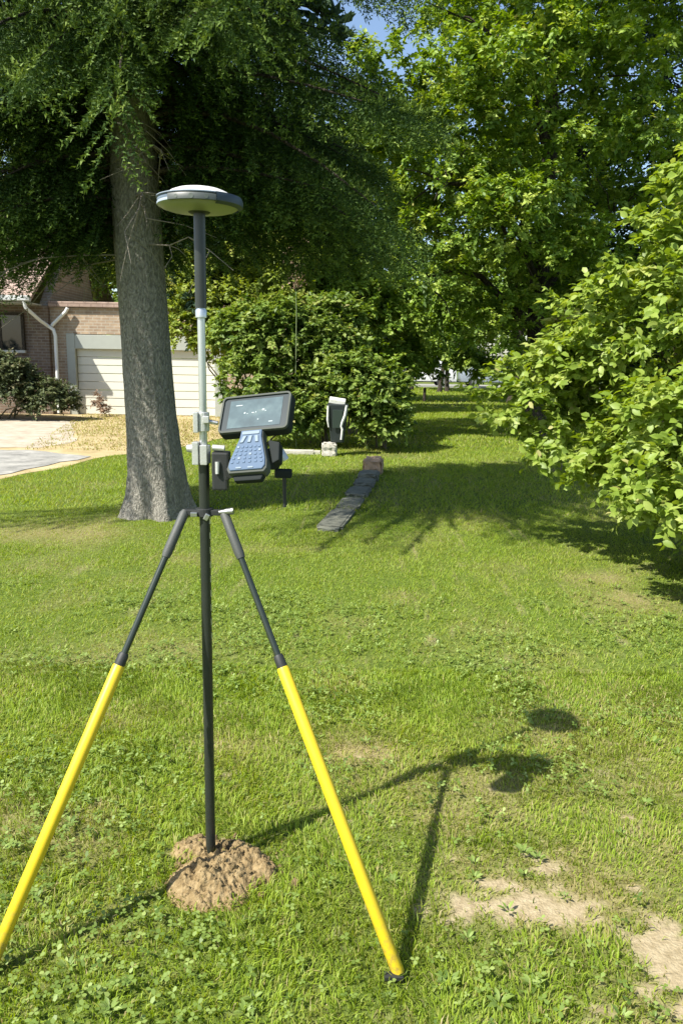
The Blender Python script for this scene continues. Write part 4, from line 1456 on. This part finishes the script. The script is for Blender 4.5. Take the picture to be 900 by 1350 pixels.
pole = empty('survey_pole', (PX, PY, .03), 'two metre black and white survey pole standing in the soil', 'survey pole')
MB().tube([(PX, PY, -.05), (PX, PY, .01), (PX, PY, .04)], [.004, .012, .0150], 16).build('point', M['dark_tube'], pole, smooth=True)
MB().tube([(PX, PY, .04), (PX, PY, 1.30)], .0158, 20).build('lower_tube', M['black_tube'], pole, smooth=True)
MB().tube([(PX, PY, 1.30), (PX, PY, 1.712)], .0112, 20).build('white_tube', M['white_tube'], pole, smooth=True)
MB().lathe([(.0112, 1.704), (.016, 1.706), (.0165, 1.725), (.0135, 1.73), (.0135, 1.732)], (PX, PY, 0)).build('collar', M['white_tube'], pole, smooth=True)
MB().tube([(PX, PY, 1.732), (PX, PY, 1.985)], .0163, 20).build('upper_tube', M['black_tube'], pole, smooth=True)
m = MB()
for s in range(9):
    m.box((PX + .0158, PY - .004, .76 + .045 * s), (.003, .006, .02))
m.build('scale_mark', M['steel'], pole)
# clamps for the controller
m = MB()
m.tube([(PX, PY, 1.292), (PX, PY, 1.345)], .021, 16)
m.box((PX - .020, PY - .012, 1.322), (.018, .034, .066))
m.box((PX + .004, PY - .022, 1.318), (.020, .012, .058))
m.build('clamp', M['silver'], pole, bevel=.002)
m = MB()
m.tube([(PX, PY, 1.385), (PX, PY, 1.44)], .0185, 16)
m.box((PX - .018, PY - .01, 1.412), (.014, .03, .06))
m.box((PX + .012, PY - .018, 1.42), (.018, .014, .02))
m.build('clamp', M['silver'], pole, bevel=.002)
MB().tube([(PX - .030, PY - .012, 1.335), (PX - .046, PY - .012, 1.335)], [.013, .011], 12).build('clamp_screw', M['silver'], pole, smooth=True)
MB().tube([(PX + .015, PY - .01, 1.415), (PX + .045, PY - .012, 1.41)], .006, 10).build('pin', M['steel'], pole, smooth=True)

# bracket that carries the controller
br = empty('controller_bracket', (PX + .06, PY, 1.3), 'black swivel bracket with knobs between pole and controller', 'bracket')
m = MB()
m.box((PX + .052, PY - .005, 1.285), (.05, .05, .085))
m.box((PX + .05, PY - .01, 1.235), (.045, .04, .04))
m.box((PX + .105, PY - .01, 1.285), (.08, .035, .035))
m.build('body', M['black_plastic'], br, bevel=.006)
MB().tube([(PX + .03, PY - .02, 1.34), (PX + .065, PY - .022, 1.338)], .009, 12).build('pin', M['silver'], br, smooth=True)
MB().tube([(PX + .045, PY - .032, 1.30), (PX + .045, PY - .036, 1.265)], [.007, .006], 10).build('lever', M['silver'], br, smooth=True)
MB().tube([(PX + .085, PY - .028, 1.272), (PX + .085, PY - .05, 1.270)], [.017, .015], 14).build('knob', M['black_plastic'], br, smooth=True)
MB().box((PX + .17, PY + .0, 1.30), (.12, .03, .022), Euler((0, -.15, 0)).to_matrix()).build('arm', M['black_plastic'], br, bevel=.004)
m = MB()
m.box((PX + .205, PY - .02, 1.31), (.035, .04, .06)).box((PX + .235, PY - .02, 1.268), (.05, .035, .025))
m.build('cradle', M['casing_dark'], br, bevel=.006)
MB().tube([(PX + .238, PY - .05, 1.312), (PX + .226, PY - .055, 1.338), (PX + .222, PY - .056, 1.345)], [.016, .013, .008], 12).build('grip_knob', M['silver'], br, smooth=True)
MB().tube([(PX + .238, PY - .03, 1.262), (PX + .24, PY - .032, 1.17)], [.006, .005], 8).build('tail', M['black_plastic'], br, smooth=True)

# controller
CM = Matrix.Translation((-.2414, 2.1156, 1.4483)) @ Euler((.9368, -.1238, -.2741), 'XYZ').to_matrix().to_4x4()
ct = empty('data_controller', (-.2414, 2.1156, 1.4483), 'rugged data controller with dark map screen and blue-grey keypad', 'controller')


def rrect(x0, x1, y0, y1, r, n=5):
    P = []
    for cx, cy, a in ((x1 - r, y1 - r, 0), (x0 + r, y1 - r, PI / 2), (x0 + r, y0 + r, PI), (x1 - r, y0 + r, 1.5 * PI)):
        for k in range(n + 1):
            t = a + PI / 2 * k / n
            P.append((cx + r * math.cos(t), cy + r * math.sin(t)))
    return P


MB().prism(rrect(-.103, .103, -.058, .062, .014), -.032, -.004).build('casing', M['casing_dark'], ct, bevel=.003, M4=CM)
# raised light rim, open in the middle
o1, i1 = rrect(-.102, .102, -.057, .061, .013), rrect(-.0965, .0965, -.0515, .0555, .009)
n = len(o1)
m = MB()
m.add([(p[0], p[1], -.006) for p in o1] + [(p[0] * .995, p[1] * .995, .004) for p in o1] + [(p[0], p[1], .004) for p in i1] + [(p[0], p[1], -.003) for p in i1],
      [(a + k, a + (k + 1) % n, a + n + (k + 1) % n, a + n + k) for a in (0, n, 2 * n) for k in range(n)])
m.build('rim', M['casing'], ct, M4=CM, smooth=True)
MB().prism(rrect(-.097, .097, -.052, .056, .008), -.004, -.001).build('screen_glass', M['glass_border'], ct, M4=CM)
scr = MB().prism([(-.078, -.042), (.078, -.042), (.078, .047), (-.078, .047)], -.0009, -.0002).build('screen', M['screen'], ct, M4=CM)
m = MB()
for (a, b, w, h) in ((-.03, .004, .005, .005), (-.022, .001, .003, .003), (-.006, .003, .007, .003), (.003, .004, .003, .004), (.024, .010, .007, .006), (.031, .006, .004, .003), (-.05, .03, .02, .003), (.05, -.03, .012, .003), (.012, -.02, .004, .003)):
    m.box((a, b, .0003), (w, h, .0006))
m.build('icon', M['icon'], scr, M4=CM)
# keypad body: neck that widens, with a lip at the bottom
body = [(-.033, -.054), (.033, -.054), (.034, -.078), (.055, -.150), (.057, -.172), (.050, -.184), (-.050, -.184), (-.057, -.172), (-.055, -.150), (-.034, -.078)]
MB().prism(body, -.032, .0).build('handle', M['casing'], ct, bevel=.004, M4=CM)
kp = MB().prism([(p[0] * .93, -.058 + (p[1] + .058) * .955) for p in body], .0, .0045, .03).build('keypad', M['keypad'], ct, bevel=.002, M4=CM)
for a in (-.018, 0, .018):
    MB().prism([(a * 1.25 - .0060, -.096), (a * 1.25 + .0035, -.096), (a * .9 + .0065, -.074), (a * .9 - .0035, -.074)], .0045, .0075, .1).build('key', M['key_pale'], kp, M4=CM)
MB().prism(rrect(-.026, .026, -.070, -.060, .003), .0045, .0065, .05).build('key', M['key_pale'], kp, M4=CM)
for rr_ in range(5):
    for cc in range(6):
        w = .030 + .003 * rr_
        MB().prism(rrect(-w + cc * w / 2.5 - .0038, -w + cc * w / 2.5 + .0038, -.108 - rr_ * .0115 - .0033, -.108 - rr_ * .0115 + .0033, .001, 2), .0045, .0062, .1).build('key', M['key_blue'] if (rr_ * 3 + cc * 5) % 7 else M['key_pale'], kp, M4=CM)
for a in (-.022, .012):
    MB().prism(rrect(a - .008, a + .010, -.174, -.169, .002, 2), .0045, .0062, .1).build('key', M['key_pale'], kp, M4=CM)
MB().prism([(-.045, -.182), (.045, -.182), (.038, -.20), (-.038, -.20)], -.034, -.014).build('battery_foot', M['casing_dark'], ct, bevel=.004, M4=CM)
MB().prism([(.040, -.075), (.075, -.085), (.08, -.14), (.062, -.15)], -.05, -.02).build('hand_strap', M['casing_dark'], ct, bevel=.004, M4=CM)

# satellite receiver on the pole top
rc = empty('satellite_receiver', (PX, PY, 1.985), 'white domed satellite receiver with a blue-grey band on the pole top', 'receiver')
c = (PX + .0, PY, 1.985)
MB().lathe([(.0, .0000), (.026, .0000), (.030, .0025), (.030, .0059)], c).build('mount', M['black_plastic'], rc, smooth=True)
MB().lathe([(.028, .0034), (.060, .0042), (.088, .0076), (.104, .0126), (.1105, .0176)], c, 64).build('lower_shell', M['cream'], rc, smooth=True)
MB().lathe([(.1105, .0176), (.1140, .0185), (.1145, .0227), (.1130, .0252)], c, 64).build('band', M['band_pale'], rc, smooth=True)
MB().lathe([(.1130, .0252), (.1120, .0260), (.1130, .0302), (.1132, .0336), (.1120, .0353)], c, 64).build('band', M['band_blue'], rc, smooth=True)
MB().lathe([(.1120, .0353), (.1155, .0361), (.1155, .0395), (.108, .0420), (.092, .0424)], c, 64).build('rim', M['band_pale'], rc, smooth=True)
MB().lathe([(.1125, .0357), (.1162, .0357), (.1162, .0376), (.1125, .0376)], c, 64).build('stripe', M['navy'], rc, smooth=True)
MB().lathe([(.093, .0420), (.088, .0479), (.078, .0546), (.062, .0609), (.042, .0651), (.021, .0672), (.0, .0676)], c, 64).build('dome', M['white_shell'], rc, smooth=True)
# dark navy segment on the right side, control panel to the front
MB().lathe([(.108, .0109), (.1195, .0176), (.1205, .0311), (.1170, .0399), (.110, .0403)], c, 14, -1.0, .75).build('dark_segment', M['navy'], rc, smooth=True)
f0 = -PI / 2 + .02
pn = MB().lathe([(.1140, .0160), (.1172, .0176), (.1176, .0302), (.1150, .0340)], c, 20, f0 - .62, f0 + .55).build('control_panel', M['panel_grey'], rc, smooth=True)
for a, s in ((-.38, .0050), (-.02, .0066), (.32, .0050)):
    d = Vector((math.cos(f0 + a), math.sin(f0 + a), 0))
    p = Vector(c) + d * .1165 + Vector((0, 0, .0245))
    MB().tube([p, p + d * .0014], s, 14).build('button', M['panel_light'], pn, smooth=True)

# bipod
LEG_C = 1.145
bp = empty('survey_bipod', (PX, PY, 1.1), 'yellow and black bipod propping up the survey pole', 'bipod')
m = MB()
m.lathe([(.016, LEG_C - .012), (.025, LEG_C - .012), (.025, LEG_C + .012), (.016, LEG_C + .012)], (PX, PY, 0), 20)
m.box((PX - .040, PY - .004, LEG_C), (.05, .022, .016)).box((PX + .040, PY - .004, LEG_C), (.05, .022, .016))
m.build('head_clamp', M['black_plastic'], bp, bevel=.002)
MB().tube([(PX + .045, PY - .012, LEG_C + .002), (PX + .072, PY - .016, LEG_C + .006), (PX + .088, PY - .018, LEG_C + .008)], [.0055, .010, .011], 12).build('lock_knob', M['steel'], bp, smooth=True)
MB().box((PX - .028, PY - .020, LEG_C - .004), (.02, .014, .014)).build('lever', M['steel'], bp, bevel=.002)
MB().box((PX + .010, PY - .026, LEG_C - .010), (.014, .010, .02), Euler((0, .5, 0)).to_matrix()).build('lever', M['steel'], bp, bevel=.002)
for sx, foot in ((-1, Vector((-.905, 1.724, .0))), (1, Vector((.178, 1.742, .0)))):
    foot.z = float(gz(np.array(foot.x), np.array(foot.y)))
    top = Vector((PX + sx * .056, PY - .006, LEG_C + .005))
    lg = empty('leg', (0, 0, 0))
    lg.parent = bp
    lg.location = -Vector(bp.location)
    q = lambda t: top.lerp(foot, t)
    ax_ = (foot - top).normalized()
    MB().tube([q(0), q(.008), q(.10), q(.112)], [.009, .0140, .0145, .012], 16).build('grip', M['grip'], lg, smooth=True)
    MB().tube([q(.112), q(.345)], .0095, 14).build('upper_tube', M['dark_tube'], lg, smooth=True)
    MB().tube([q(.333), q(.338), q(.358), q(.363)], [.0125, .015, .0155, .0150], 14).build('clamp_collar', M['black_plastic'], lg, smooth=True)
    MB().tube([q(.358), q(.364), q(.985), q(.988)], [.014, .0175, .0175, .015], 20).build('yellow_tube', M['yellow'], lg, smooth=True)
    MB().tube([q(.985), q(.993), q(1.01)], [.014, .012, .003], 12).build('spike', M['black_plastic'], lg, smooth=True)
    side = ax_.cross(Vector((0, 0, 1))).normalized()
    MB().box(q(.985) + side * .018, (.05, .022, .012)).build('foot_plate', M['black_plastic'], lg, bevel=.002)
